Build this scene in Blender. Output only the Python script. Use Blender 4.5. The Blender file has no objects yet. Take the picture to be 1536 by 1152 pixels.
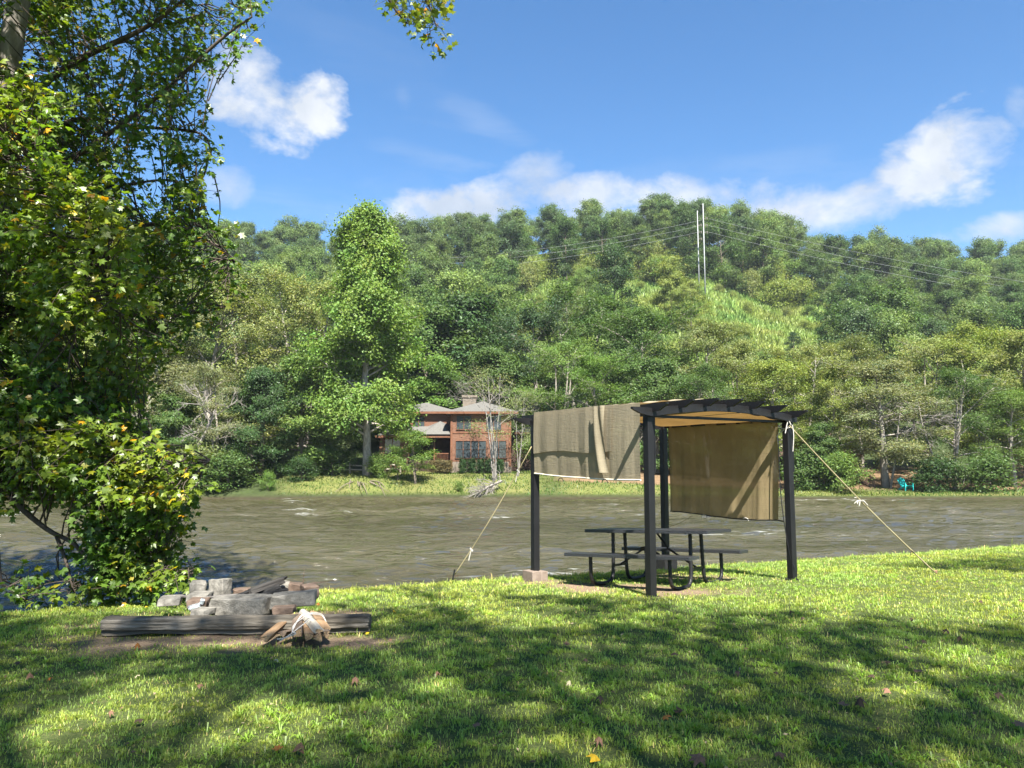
import bpy, math, random
import numpy as np
from mathutils import Vector, Matrix, noise as mnoise

rng = np.random.default_rng(7)
random.seed(7)
SC = bpy.context.scene
COL = SC.collection
R = math.radians

# ------------------------------------------------------------------ camera
FPX = 1160.0
EYE = np.array([0.0, 0.0, 1.6])
PITCH = math.atan(119 / FPX)
cam_d = bpy.data.cameras.new('camera')
cam = bpy.data.objects.new('camera', cam_d)
COL.objects.link(cam)
cam_d.sensor_width = 36.0
cam_d.lens = 36.0 * FPX / 1536.0
cam_d.clip_start = 0.05
cam_d.clip_end = 3000
cam.location = EYE
cam.rotation_euler = (math.pi / 2 + PITCH, 0, 0)
SC.camera = cam
CP, SP = math.cos(PITCH), math.sin(PITCH)


def ray(u, v):
    a = (u - 768) / FPX
    b = (576 - v) / FPX
    return np.array([a, CP - b * SP, SP + b * CP])


def P(u, v, Y):
    """photo pixel measured at world depth Y -> world point"""
    d = ray(u, v)
    return EYE + d * (Y / d[1])


def G(u, v, z=0.0):
    d = ray(u, v)
    return EYE + d * ((z - EYE[2]) / d[2])


def proj(p):
    p = np.asarray(p, float) - EYE
    f = p[..., 1] * CP + p[..., 2] * SP
    w = -p[..., 1] * SP + p[..., 2] * CP
    f = np.where(f < 0.05, 0.05, f)
    return 768 + FPX * p[..., 0] / f, 576 - FPX * w / f


def V(*a):
    return np.array(a, float)


def nrm(a):
    return a / (np.linalg.norm(a, axis=-1, keepdims=True) + 1e-9)


# cheap smooth value noise for numpy arrays
_perm = np.random.default_rng(3).random((256, 256))


def vnoise(x, y, s=1.0, o=0):
    x = np.asarray(x, float) * s + 37.3 + o * 17.7
    y = np.asarray(y, float) * s + 91.1 + o * 5.3
    xi, yi = np.floor(x).astype(int), np.floor(y).astype(int)
    fx, fy = x - xi, y - yi
    fx = fx * fx * (3 - 2 * fx)
    fy = fy * fy * (3 - 2 * fy)
    g = lambda a, b: _perm[a % 256, b % 256]
    return (g(xi, yi) * (1 - fx) * (1 - fy) + g(xi + 1, yi) * fx * (1 - fy)
            + g(xi, yi + 1) * (1 - fx) * fy + g(xi + 1, yi + 1) * fx * fy)


def fbm(x, y, s=1.0, o=0):
    return (vnoise(x, y, s, o) * .5 + vnoise(x, y, s * 2.1, o + 1) * .3 + vnoise(x, y, s * 4.3, o + 2) * .2)


# ------------------------------------------------------------------ materials
def newmat(name):
    m = bpy.data.materials.new(name)
    m.use_nodes = True
    nt = m.node_tree
    nt.nodes.clear()
    out = nt.nodes.new('ShaderNodeOutputMaterial')
    return m, nt, out


def N(nt, t, **kw):
    n = nt.nodes.new(t)
    for k, v in kw.items():
        if k.startswith('i_'):
            key = k[2:].replace('_', ' ')
            n.inputs[key].default_value = v
        else:
            setattr(n, k, v)
    return n


def ramp(nt, fac, stops):
    r = nt.nodes.new('ShaderNodeValToRGB')
    e = r.color_ramp.elements
    while len(e) < len(stops):
        e.new(0.5)
    for i, (p, c) in enumerate(stops):
        e[i].position = p
        e[i].color = (*c[:3], 1)
    nt.links.new(fac, r.inputs[0])
    return r.outputs[0]


def rough_mat(name, c1, c2, rough=.8, scale=6, stretch=(1, 1, 1), bump=.3, bscale=None, detail=6, spec=.12, metal=0, c3=None, bdist=.02):
    m, nt, out = newmat(name)
    tc = N(nt, 'ShaderNodeTexCoord')
    mp = N(nt, 'ShaderNodeMapping')
    mp.inputs['Scale'].default_value = stretch
    nt.links.new(tc.outputs['Object'], mp.inputs[0])
    n1 = N(nt, 'ShaderNodeTexNoise', i_Scale=scale, i_Detail=detail, i_Roughness=.65)
    nt.links.new(mp.outputs[0], n1.inputs['Vector'])
    stops = [(.3, c1), (.7, c2)] if c3 is None else [(.28, c1), (.55, c2), (.75, c3)]
    col = ramp(nt, n1.outputs[0], stops)
    b = N(nt, 'ShaderNodeBsdfPrincipled', i_Roughness=rough, i_Metallic=metal)
    b.inputs['Specular IOR Level'].default_value = spec
    nt.links.new(col, b.inputs['Base Color'])
    if bump:
        n2 = N(nt, 'ShaderNodeTexNoise', i_Scale=bscale or scale * 4, i_Detail=6, i_Roughness=.7)
        nt.links.new(mp.outputs[0], n2.inputs['Vector'])
        bp = N(nt, 'ShaderNodeBump', i_Strength=bump, i_Distance=bdist)
        nt.links.new(n2.outputs[0], bp.inputs['Height'])
        nt.links.new(bp.outputs[0], b.inputs['Normal'])
    nt.links.new(b.outputs[0], out.inputs[0])
    return m


def leaf_mat(name, base=(.07, .12, .03), trans=.35, var=.5, gloss=.04, tintobj=True, yellow=0.0, groughness=.45):
    """leaf shader: colour comes from object colour times per-leaf 'lc' value attribute"""
    m, nt, out = newmat(name)
    at = N(nt, 'ShaderNodeAttribute', attribute_name='lc')
    if tintobj:
        oi = N(nt, 'ShaderNodeObjectInfo')
        basec = oi.outputs['Color']
    else:
        rgb = N(nt, 'ShaderNodeRGB')
        rgb.outputs[0].default_value = (*base, 1)
        basec = rgb.outputs[0]
    mx = N(nt, 'ShaderNodeMix', data_type='RGBA', blend_type='MULTIPLY')
    mx.inputs[0].default_value = 1
    nt.links.new(basec, mx.inputs[6])
    nt.links.new(at.outputs['Color'], mx.inputs[7])
    col = mx.outputs[2]
    d = N(nt, 'ShaderNodeBsdfDiffuse')
    t = N(nt, 'ShaderNodeBsdfTranslucent')
    g = N(nt, 'ShaderNodeBsdfGlossy', i_Roughness=groughness)
    nt.links.new(col, d.inputs[0])
    tm = N(nt, 'ShaderNodeMix', data_type='RGBA', blend_type='MULTIPLY')
    tm.inputs[0].default_value = 1
    tm.inputs[7].default_value = (1.5, 1.55, .55, 1)
    nt.links.new(col, tm.inputs[6])
    nt.links.new(tm.outputs[2], t.inputs[0])
    m1 = N(nt, 'ShaderNodeMixShader')
    m1.inputs[0].default_value = trans
    nt.links.new(d.outputs[0], m1.inputs[1])
    nt.links.new(t.outputs[0], m1.inputs[2])
    m2 = N(nt, 'ShaderNodeMixShader')
    m2.inputs[0].default_value = gloss
    nt.links.new(m1.outputs[0], m2.inputs[1])
    nt.links.new(g.outputs[0], m2.inputs[2])
    nt.links.new(m2.outputs[0], out.inputs[0])
    return m


# ------------------------------------------------------------------ mesh building
class MB:
    def __init__(s):
        s.v = []; s.q = []; s.t = []; s.n = 0; s.c = []; s.poly = []

    def add(s, v, q=None, t=None, c=None):
        v = np.asarray(v, float).reshape(-1, 3)
        if q is not None and len(q):
            s.q.append(np.asarray(q, int).reshape(-1, 4) + s.n)
        if t is not None and len(t):
            s.t.append(np.asarray(t, int).reshape(-1, 3) + s.n)
        if c is not None:
            s.c.append(np.asarray(c, float).reshape(-1, 3))
        s.v.append(v)
        s.n += len(v)
        return s

    def box(s, c, size, rot=None, bev=0):
        c = np.asarray(c, float); h = np.asarray(size, float) / 2
        v = np.array([[x, y, z] for x in (-1, 1) for y in (-1, 1) for z in (-1, 1)]) * h
        if rot is not None:
            v = v @ np.asarray(rot, float).T
        s.add(v + c, q=[[0, 1, 3, 2], [4, 6, 7, 5], [0, 4, 5, 1], [2, 3, 7, 6], [0, 2, 6, 4], [1, 5, 7, 3]])
        return s

    def bar(s, a, b, w, h, up=(0, 0, 1)):
        a = np.asarray(a, float); b = np.asarray(b, float)
        d = nrm(b - a); x = nrm(np.cross(d, up)); z = np.cross(x, d)
        rot = np.stack([x, d, z], 1)
        return s.box((a + b) / 2, (w, np.linalg.norm(b - a), h), rot)

    def tube(s, pts, rad, sides=6, cap=True, helix=0, pitch=60):
        pts = np.asarray(pts, float); k = len(pts)
        rad = np.broadcast_to(np.asarray(rad, float), (k,))
        tan = nrm(np.gradient(pts, axis=0))
        ref = np.array([.13, .21, 1.0]) if abs(tan[0][2]) < .8 else np.array([1., .2, .1])
        x = nrm(np.cross(tan, ref)); y = np.cross(tan, x)
        for i in range(1, k):
            x[i] = nrm(x[i - 1] - tan[i] * np.dot(x[i - 1], tan[i])); y[i] = np.cross(tan[i], x[i])
        ang = np.arange(sides) / sides * 2 * math.pi
        rr = rad[:, None] * np.ones((k, sides))
        if helix:
            L = np.concatenate([[0], np.cumsum(np.linalg.norm(np.diff(pts, axis=0), axis=1))])
            rr = rr * (1 + helix * np.abs(np.sin(ang[None, :] + L[:, None] * pitch)))
        v = pts[:, None, :] + rr[..., None] * (np.cos(ang)[None, :, None] * x[:, None, :] + np.sin(ang)[None, :, None] * y[:, None, :])
        i = np.arange(k - 1)[:, None]; j = np.arange(sides)[None, :]
        a = i * sides + j; b = i * sides + (j + 1) % sides
        q = np.stack([a, b, b + sides, a + sides], -1).reshape(-1, 4)
        vv = v.reshape(-1, 3)
        t = None
        if cap:
            n = len(vv)
            vv = np.vstack([vv, pts[0], pts[-1]])
            jj = np.arange(sides)
            t = np.vstack([np.stack([np.full(sides, n), (jj + 1) % sides, jj], 1),
                           np.stack([np.full(sides, n + 1), (k - 1) * sides + jj, (k - 1) * sides + (jj + 1) % sides], 1)])
        s.add(vv, q=q, t=t)
        return s

    def grid(s, v, nu, nv, c=None):
        """v: (nu,nv,3)"""
        i = np.arange(nu - 1)[:, None]; j = np.arange(nv - 1)[None, :]
        a = i * nv + j
        s.add(v.reshape(-1, 3), q=np.stack([a, a + nv, a + nv + 1, a + 1], -1).reshape(-1, 4), c=c)
        return s

    def prism(s, poly, d):
        """closed polygon (k,3) extruded by vector d"""
        poly = np.asarray(poly, float); k = len(poly)
        v = np.vstack([poly, poly + np.asarray(d, float)])
        q = [[i, (i + 1) % k, (i + 1) % k + k, i + k] for i in range(k)]
        s.poly.append(list(np.arange(k)[::-1] + s.n)); s.poly.append(list(np.arange(k) + k + s.n))
        s.add(v, q=q)
        return s

    def build(s, name, mat, parent=None, smooth=False, bevel=0, local=None):
        me = bpy.data.meshes.new(name)
        v = np.vstack(s.v).astype(np.float32)
        if local is not None:
            v = v - np.asarray(local, np.float32)
        q = np.vstack(s.q) if s.q else np.zeros((0, 4), int)
        t = np.vstack(s.t) if s.t else np.zeros((0, 3), int)
        me.vertices.add(len(v)); me.vertices.foreach_set('co', v.ravel())
        pl = sum((list(p) for p in s.poly), [])
        nl = q.size + t.size + len(pl)
        me.loops.add(nl)
        me.loops.foreach_set('vertex_index', np.concatenate([q.ravel(), t.ravel(), np.array(pl, int)]).astype(np.int32))
        tot = np.concatenate([np.full(len(q), 4), np.full(len(t), 3), np.array([len(p) for p in s.poly], int)]).astype(np.int32)
        me.polygons.add(len(tot))
        me.polygons.foreach_set('loop_start', np.concatenate([[0], np.cumsum(tot)[:-1]]).astype(np.int32))
        me.polygons.foreach_set('loop_total', tot)
        me.polygons.foreach_set('use_smooth', np.full(len(tot), bool(smooth)))
        if s.c:
            c = np.vstack(s.c)
            a = me.attributes.new('lc', 'FLOAT_COLOR', 'POINT')
            a.data.foreach_set('color', np.hstack([c, np.ones((len(c), 1))]).astype(np.float32).ravel())
        me.materials.append(mat)
        me.update(); me.validate()
        o = bpy.data.objects.new(name, me)
        COL.objects.link(o)
        if parent is not None:
            o.parent = parent
        if bevel:
            b = o.modifiers.new('bevel', 'BEVEL'); b.width = bevel; b.segments = 2; b.limit_method = 'ANGLE'
        return o


def tag(o, label=None, cat=None, group=None, kind=None):
    if label: o['label'] = label
    if cat: o['category'] = cat
    if group: o['group'] = group
    if kind: o['kind'] = kind
    return o


def empty(name, loc=(0, 0, 0), label=None, cat=None, group=None):
    o = bpy.data.objects.new(name, None)
    o.empty_display_size = .2
    COL.objects.link(o)
    o.location = [float(a) for a in loc]
    return tag(o, label, cat, group)


def rotz(a):
    c, s_ = math.cos(a), math.sin(a)
    return np.array([[c, -s_, 0], [s_, c, 0], [0, 0, 1.0]])


def rot_axis(ax, a):
    return np.array(Matrix.Rotation(a, 3, Vector([float(k) for k in ax])))


def curve(pts, n=20):
    """Catmull-Rom through points"""
    p = np.asarray(pts, float)
    p = np.vstack([2 * p[0] - p[1], p, 2 * p[-1] - p[-2]])
    out = []
    m = len(p) - 3
    for k in range(n):
        t = k / (n - 1) * m
        i = min(int(t), m - 1); f = t - i
        a, b, c, d = p[i], p[i + 1], p[i + 2], p[i + 3]
        out.append(.5 * ((2 * b) + (-a + c) * f + (2 * a - 5 * b + 4 * c - d) * f * f + (-a + 3 * b - 3 * c + d) * f ** 3))
    return np.array(out)


# ------------------------------------------------------------------ terrain functions
EA = V(-6.5, 9.8); ET = V(.918, .396); EN = V(-.396, .918)
_ps = [-60, -5, -3.2, -2.1, -.6, 0, .4, 1, 2, 3, 6, 20]
_pz = [0, 0, -.03, -.10, -.18, -.25, -.36, -.75, -1.35, -1.85, -2.7, -3.0]


def lawn_s(x, y):
    w = .22 * (fbm(x, y, .55, 4) - .5) + .12 * (vnoise(x, y, 2.2, 9) - .5)
    return (np.asarray(x) - EA[0]) * EN[0] + (np.asarray(y) - EA[1]) * EN[1] + w


def lawn_z(x, y):
    s = lawn_s(x, y)
    z = np.interp(s, _ps, _pz)
    return z + .05 * (fbm(x, y, .35, 2) - .5) * np.clip(-s, 0, 1) + .018 * (vnoise(x, y, 2.5, 3) - .5)


WATER = -1.4


def hill_k(u):
    return np.interp(u, [-900, -300, 0, 400, 520, 700, 850, 1060, 1250, 1400, 1536, 1900, 2600],
                     [.55, .7, .84, .90, .86, .93, 1.0, 1.02, .87, .79, .79, .7, .5])


def far_z(x, y):
    u = 768 + FPX * np.asarray(x) / np.maximum(y, 1)
    right = np.clip((u - 900) / 250, 0, 1)
    zl = np.interp(y, [60, 64, 65.6, 66.4, 68, 70, 74, 80, 90, 100], [-3.2, -2.2, -1.5, -1.15, -.6, -.2, .55, .9, 1.7, 3.2])
    zr = np.interp(y, [60, 64, 65.6, 66.4, 69, 73, 80, 90, 100], [-3.2, -2.2, -1.5, -1.2, -.95, -.5, .2, 1.5, 3.2])
    base = zl * (1 - right) + zr * right
    hill = np.interp(y, [100, 150, 190, 200, 245, 300, 420, 900], [0, 20.5, 38, 42.3, 67, 70, 60, 20]) * hill_k(u)
    n = (fbm(x, y, .04, 7) - .5) * np.clip((np.asarray(y) - 95) / 60, 0, 1) * 6
    n2 = (fbm(x, y, .5, 8) - .5) * .35 * np.clip((np.asarray(y) - 66) / 4, 0, 1)
    return base + hill + n + n2


# ------------------------------------------------------------------ base materials
M_bark = rough_mat('bark', (.07, .055, .04), (.20, .17, .13), .9, 9, (1, 1, .25), .8, 25)
M_bark_grey = rough_mat('bark_grey', (.14, .12, .10), (.36, .33, .29), .9, 7, (1, 1, .3), .6, 20)
M_bark_pale = rough_mat('bark_pale', (.12, .11, .095), (.26, .24, .22), .85, 5, (1, 1, .3), .4, 16)
M_leaf = leaf_mat('leaf', trans=.36, gloss=.015)
M_leafn = leaf_mat('leaf_near', trans=.45, gloss=.035, groughness=.42)


# ------------------------------------------------------------------ leaves
def quad_leaves(mb, pos, nor, size, col, aspect=.55, fold=True):
    n = len(pos)
    t = nrm(np.cross(nor, rng.normal(size=(n, 3))))
    b = np.cross(nor, t)
    s = np.asarray(size).reshape(-1, 1) * np.ones((n, 1))
    p0 = pos - t * s * .5; p2 = pos + t * s * .5
    dz = nor * s * .12
    p1 = pos + b * s * aspect * .5 + dz - t * s * .08; p3 = pos - b * s * aspect * .5 + dz - t * s * .08
    v = np.stack([p0, p1, p2, p3], 1).reshape(-1, 3)
    q = np.arange(n * 4).reshape(-1, 4)
    mb.add(v, q=q, c=np.repeat(col, 4, 0))


LOBE = np.array([[0, 0, 0], [.46, .16, -.05], [.24, .38, .03], [.44, .82, -.06], [.12, .7, .02], [0, 1.0, -.05],
                 [-.12, .7, .02], [-.44, .82, -.06], [-.24, .38, .03], [-.46, .16, -.05], [0, .42, .07]], float)
LOBE_T = np.array([[10, i, (i + 1) % 10] for i in range(10)])


def lobed_leaves(mb, pos, nor, tip, size, col, curl=1.0):
    n = len(pos)
    tip = nrm(tip - nor * np.sum(tip * nor, 1, keepdims=True))
    side = np.cross(tip, nor)
    s = np.asarray(size).reshape(-1, 1, 1)
    cz = (1 + rng.normal(size=(n, 1, 1)) * .8) * curl
    v = pos[:, None, :] + s * (LOBE[None, :, 0:1] * side[:, None, :] + LOBE[None, :, 1:2] * tip[:, None, :] + LOBE[None, :, 2:3] * cz * nor[:, None, :])
    t = (LOBE_T[None] + (np.arange(n) * 11)[:, None, None]).reshape(-1, 3)
    mb.add(v.reshape(-1, 3), t=t, c=np.repeat(col, 11, 0))


# ------------------------------------------------------------------ generic tree prototypes
def gen_tree(seed, H, Rr, base, prof, el0, el1, droop, n1, n2, n3, nl, lsize, spread, trad, lean=0.03, twig=.8,
             upn=.8, outn=.5, rndn=.6, multi=1, wsub=True, flat=.6, cvar=.25, aspect=.55):
    r = np.random.default_rng(seed)
    wood = MB(); leaf = MB()
    tw0, twd, twl = [], [], []
    for mstem in range(multi):
        az0 = r.random() * 6.28
        sp = 0 if multi == 1 else .16 * H
        k = 7
        hs = np.linspace(0, 1, k)
        off = np.cumsum(r.normal(size=(k, 2)) * lean * H / k * 1.5, 0)
        off -= off[0]
        tr = np.stack([off[:, 0] + math.cos(az0) * sp * hs ** 1.0, off[:, 1] + math.sin(az0) * sp * hs, hs * H * .96], 1)
        trd = trad * (1 - hs) ** .75 * (1 if multi == 1 else .7) + .012 * H / 10
        trd[0] *= 1.25
        tr[0, 2] = -.6
        wood.tube(curve(tr, 14), np.interp(np.linspace(0, 1, 14), hs, trd), 8)
        nn = n1 // multi
        for i in range(nn):
            h = base + (1 - base) * ((i + r.random() * .7) / nn) ** .92
            h = min(h, .98)
            hp = (h - base) / (1 - base)
            st = np.array([np.interp(h, hs, tr[:, 0]), np.interp(h, hs, tr[:, 1]), h * H * .96])
            az = (i * 2.39996 + r.normal() * .35 + mstem) if n1 < 40 else r.random() * 6.283
            L = Rr * prof(hp) * r.uniform(.7, 1.12) * (1 + .5 * (float(vnoise(az * 1.1 + seed, h * 5, 1)) - .5))
            el = el0 + (el1 - el0) * hp + r.normal() * .12
            d = np.array([math.cos(az) * math.cos(el), math.sin(az) * math.cos(el), math.sin(el)])
            ts = np.linspace(0, 1, 5)
            pts = st + d * L * ts[:, None] + np.outer(ts ** 2, [0, 0, -droop * L]) + np.cumsum(r.normal(size=(5, 3)) * .04 * L, 0) * ts[:, None]
            r0 = max(trad * .42 * (1 - hp * .6) * (L / Rr) ** .6, .02)
            wood.tube(pts, np.linspace(r0, r0 * .2, 5), 5, cap=False)
            for j in range(n2):
                t = .3 + .7 * (j + r.random()) / n2
                p = np.array([np.interp(t, ts, pts[:, a]) for a in range(3)])
                a2 = az + (1 if j % 2 else -1) * r.uniform(.4, 1.1)
                e2 = el * .5 + r.normal() * .25 - droop * .6 * t
                L2 = L * .42 * (1.15 - .6 * t) * r.uniform(.7, 1.2) + .2
                d2 = np.array([math.cos(a2) * math.cos(e2), math.sin(a2) * math.cos(e2), math.sin(e2)])
                q = p + d2 * L2 * np.linspace(0, 1, 3)[:, None] + np.array([[0, 0, 0], [0, 0, .0], [0, 0, -droop * .5 * L2]]) + r.normal(size=(3, 3)) * .03 * L2 * np.array([[0], [1], [1]])
                if wsub:
                    wood.tube(q, np.linspace(r0 * .35, r0 * .1, 3), 4, cap=False)
                for m in range(n3):
                    t3 = (m + r.random()) / n3
                    p3 = q[0] + (q[2] - q[0]) * t3
                    d3 = nrm(d2 * .6 + r.normal(size=3) * .6 + np.array([0, 0, .25 - droop]))
                    tw0.append(p3); twd.append(d3); twl.append(twig * r.uniform(.6, 1.3) * (H / 15))
    tw0 = np.array(tw0); twd = np.array(twd); twl = np.array(twl)
    n = len(tw0)
    cl = 1 + r.normal(size=(n, 1)) * cvar * .6
    hue = r.normal(size=(n, 1)) * .08
    idx = np.repeat(np.arange(n), nl)
    f = r.random(len(idx))
    pos = tw0[idx] + twd[idx] * (twl[idx] * f)[:, None] + r.normal(size=(len(idx), 3)) * spread * np.array([1, 1, flat])
    out = pos - tw0[idx] * np.array([.55, .55, .9])
    c0 = tw0[idx].copy(); c0[:, 2] = 0
    nor = nrm(nrm(pos * np.array([1, 1, 0]) + 1e-4) * outn + np.array([0, 0, upn]) + r.normal(size=pos.shape) * rndn)
    v = np.clip(cl[idx] * (1 + r.normal(size=(len(idx), 1)) * cvar * .5), .45, 1.7)
    col = np.hstack([v * (1 + hue[idx]), v, v * (1 - hue[idx] * .5)])
    quad_leaves(leaf, pos, nor, lsize * r.uniform(.65, 1.25, size=len(pos)), col, aspect)
    return wood, leaf


class Proto:
    def __init__(s, name, H, wood, leaf, bark, wname='trunk'):
        s.name = name; s.H = H
        s.w = wood.build('trunk', bark, None, smooth=True)
        s.l = leaf.build('crown', M_leaf, None)
        s.first = True

    def place(s, x, y, z, H, rot, tint, label, cat='tree', group=None, sxy=1.0, name=None, tilt=(0, 0)):
        root = empty(name or s.name, (x, y, z), label, cat, group)
        root.rotation_euler = (tilt[0], tilt[1], rot)
        k = H / s.H
        root.scale = (k * sxy, k * sxy, k)
        if s.first:
            w, l = s.w, s.l; s.first = False
        else:
            w, l = s.w.copy(), s.l.copy()
            COL.objects.link(w); COL.objects.link(l)
        w.parent = root; l.parent = root
        l.color = (*tint, 1)
        return root

    def drop(s):
        if s.first:
            bpy.data.objects.remove(s.w); bpy.data.objects.remove(s.l)


dome = lambda h: math.sqrt(max(0, 1 - (h * 1.05 - .15) ** 2)) * (.6 + .4 * min(1, h * 4)) if h < .97 else .3
cone = lambda h: (1.02 - h) ** .75 * (.75 + .25 * min(1, h * 6))
egg = lambda h: max(.15, math.sin(math.pi * min(1, (h * .86 + .12))) ** .7)
low = lambda h: max(.2, (1 - h * .72) * (.7 + .3 * min(1, h * 3)))

# ================================================================== SUN / SKY
SUNV = nrm(V(.175, -.753, 1.0))
sd = bpy.data.lights.new('sun', 'SUN')
sd.energy = 5.0; sd.angle = R(.53); sd.color = (1, .955, .87)
so = bpy.data.objects.new('sun', sd); COL.objects.link(so)
so.location = (10, -20, 40)
so.rotation_euler = Vector(SUNV).to_track_quat('Z', 'Y').to_euler()
tag(so, kind='helper')

W = bpy.data.worlds.new('World'); SC.world = W
W.use_nodes = True
nt = W.node_tree; nt.nodes.clear()
wo = N(nt, 'ShaderNodeOutputWorld')
bg = N(nt, 'ShaderNodeBackground'); bg.inputs[1].default_value = .054
sky = N(nt, 'ShaderNodeTexSky', sky_type='NISHITA', sun_disc=False)
sky.sun_elevation = math.asin(SUNV[2]); sky.sun_rotation = math.atan2(SUNV[0], SUNV[1])
sky.air_density = 1.0; sky.dust_density = .35; sky.ozone_density = 2.6; sky.altitude = 300
tc = N(nt, 'ShaderNodeTexCoord')
sep = N(nt, 'ShaderNodeSeparateXYZ'); nt.links.new(tc.outputs['Generated'], sep.inputs[0])


def M(op, a, b=None, c=None, clamp=False):
    n = nt.nodes.new('ShaderNodeMath'); n.operation = op; n.use_clamp = clamp
    for i, x in enumerate((a, b, c)):
        if x is None: continue
        if isinstance(x, (int, float)): n.inputs[i].default_value = x
        else: nt.links.new(x, n.inputs[i])
    return n.outputs[0]


az = M('ARCTAN2', sep.outputs[0], sep.outputs[1])
el = M('ARCSINE', sep.outputs[2])
noi = N(nt, 'ShaderNodeTexNoise', i_Scale=11.0, i_Detail=10.0, i_Roughness=.62, i_Distortion=.25)
mpc = N(nt, 'ShaderNodeMapping'); mpc.inputs['Scale'].default_value = (1, 1, 1.5)
nt.links.new(tc.outputs['Generated'], mpc.inputs[0]); nt.links.new(mpc.outputs[0], noi.inputs['Vector'])
nf = M('SUBTRACT', noi.outputs[0], .5)


def azel(u, v):
    d = nrm(ray(u, v)); return math.atan2(d[0], d[1]), math.asin(d[2])


def blob(u, v, ru, rv, ang=0, amp=1.0, nz=2.6, soft=.55):
    a0, e0 = azel(u, v)
    ra, re = ru / FPX, rv / FPX
    da = M('SUBTRACT', az, a0); de = M('SUBTRACT', el, e0)
    c, s = math.cos(ang), math.sin(ang)
    x = M('ADD', M('MULTIPLY', da, c / ra), M('MULTIPLY', de, s / ra))
    y = M('ADD', M('MULTIPLY', da, -s / re), M('MULTIPLY', de, c / re))
    d2 = M('ADD', M('MULTIPLY', x, x), M('MULTIPLY', y, y))
    m = M('SUBTRACT', 1.0, d2)
    m = M('MAXIMUM', m, -1.5)
    f = M('ADD', M('ADD', M('MULTIPLY', m, .85), .16), M('MULTIPLY', nf, nz * 1.75))
    f = M('MULTIPLY', f, .62 / soft, clamp=True)
    return M('MULTIPLY', f, amp)


cl = None
for b in [(395, 145, 85, 52, -.3, .92, 3.4, .8), (450, 165, 58, 55, .2, .95, 3.0, .6), (365, 120, 40, 30, 0, .6, 3, 1.0), (345, 285, 34, 26, 0, .5, 3.2, 1.0),
          (700, 302, 110, 34, .12, .85, 3.2, .8), (795, 262, 50, 28, .2, .62, 3.6, 1.2), (930, 292, 130, 26, 0, .8, 3.2, .8), (1090, 290, 120, 24, -.05, .75, 3.2, .9),
          (1195, 308, 72, 28, -.1, .75, 3.4, .8), (1060, 330, 300, 34, 0, .95, 2.4, .8),
          (1415, 205, 62, 42, .4, .93, 3.2, .7), (1400, 268, 60, 40, -.25, .9, 3.2, .7), (1455, 215, 48, 42, 0, .8, 3.2, .8), (1530, 160, 18, 26, .4, .5, 3, 1.0),
          (1495, 345, 80, 20, 0, .85, 2.6, .8), (1760, 300, 100, 50, 0, .9, 3, .8), (-300, 200, 200, 70, .1, .9, 3, .8), (2100, 150, 200, 80, .1, .9, 3, .8)]:
    o_ = blob(*b)
    cl = o_ if cl is None else M('MAXIMUM', cl, o_)
# thin cirrus streaks
noi2 = N(nt, 'ShaderNodeTexNoise', i_Scale=5.0, i_Detail=7.0, i_Roughness=.6, i_Distortion=.8)
mp2 = N(nt, 'ShaderNodeMapping'); mp2.inputs['Scale'].default_value = (1.0, 1, 4.5); mp2.inputs['Rotation'].default_value = (0, R(-28), 0)
nt.links.new(tc.outputs['Generated'], mp2.inputs[0]); nt.links.new(mp2.outputs[0], noi2.inputs['Vector'])
nfs = nf
nf = M('SUBTRACT', noi2.outputs[0], .5)
for b in [(730, 185, 110, 20, -.42, .26, 3.2, 1.8), (640, 235, 150, 16, -.2, .24, 3.4, 1.8), (605, 140, 14, 24, .3, .22, 3, 1.6), (900, 310, 500, 60, 0, .3, 2.5, 2.0), (560, 90, 180, 40, -.4, .10, 3, 2)]:
    cl = M('MAXIMUM', cl, blob(*b))
noi3 = N(nt, 'ShaderNodeTexNoise', i_Scale=14.0, i_Detail=5.0, i_Roughness=.5)
nt.links.new(tc.outputs['Generated'], noi3.inputs['Vector'])
ccol = ramp(nt, noi3.outputs[0], [(.35, (2.9, 3.2, 3.6)), (.65, (4.2, 4.35, 4.55))])
# overall sky tint (the phone camera's blue)
hs = N(nt, 'ShaderNodeHueSaturation'); hs.inputs['Saturation'].default_value = 1.24; hs.inputs['Value'].default_value = .97
nt.links.new(sky.outputs[0], hs.inputs['Color'])
mx = N(nt, 'ShaderNodeMix', data_type='RGBA')
nt.links.new(cl, mx.inputs[0]); nt.links.new(hs.outputs[0], mx.inputs[6]); nt.links.new(ccol, mx.inputs[7])
nt.links.new(mx.outputs[2], bg.inputs[0]); nt.links.new(bg.outputs[0], wo.inputs[0])
SC.view_settings.view_transform = 'Standard'
SC.view_settings.look = 'None'
SC.view_settings.exposure = 2.12
SC.view_settings.gamma = 1
SC.cycles.max_bounces = 7
SC.cycles.diffuse_bounces = 4
SC.cycles.glossy_bounces = 3
SC.cycles.transmission_bounces = 4
SC.cycles.transparent_max_bounces = 6
SC.cycles.use_adaptive_sampling = True
SC.cycles.adaptive_threshold = .01
SC.cycles.use_denoising = True
SC.render.film_transparent = False

# ================================================================== LAWN
DIRT = []


def dirt_amount(x, y):
    """0 grass .. 1 bare earth"""
    x = np.asarray(x, float); y = np.asarray(y, float)
    n = fbm(x, y, 1.8, 20) - .5
    d = np.zeros_like(x)
    for cx, cy, rx, ry, a, amp in DIRT:
        c, s = math.cos(a), math.sin(a)
        dx = (x - cx) * c + (y - cy) * s; dy = -(x - cx) * s + (y - cy) * c
        m = 1 - np.sqrt((dx / rx) ** 2 + (dy / ry) ** 2)
        d = np.maximum(d, np.clip((m + n * 1.6) * 1.5, 0, 1) * amp)
    return d


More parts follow.
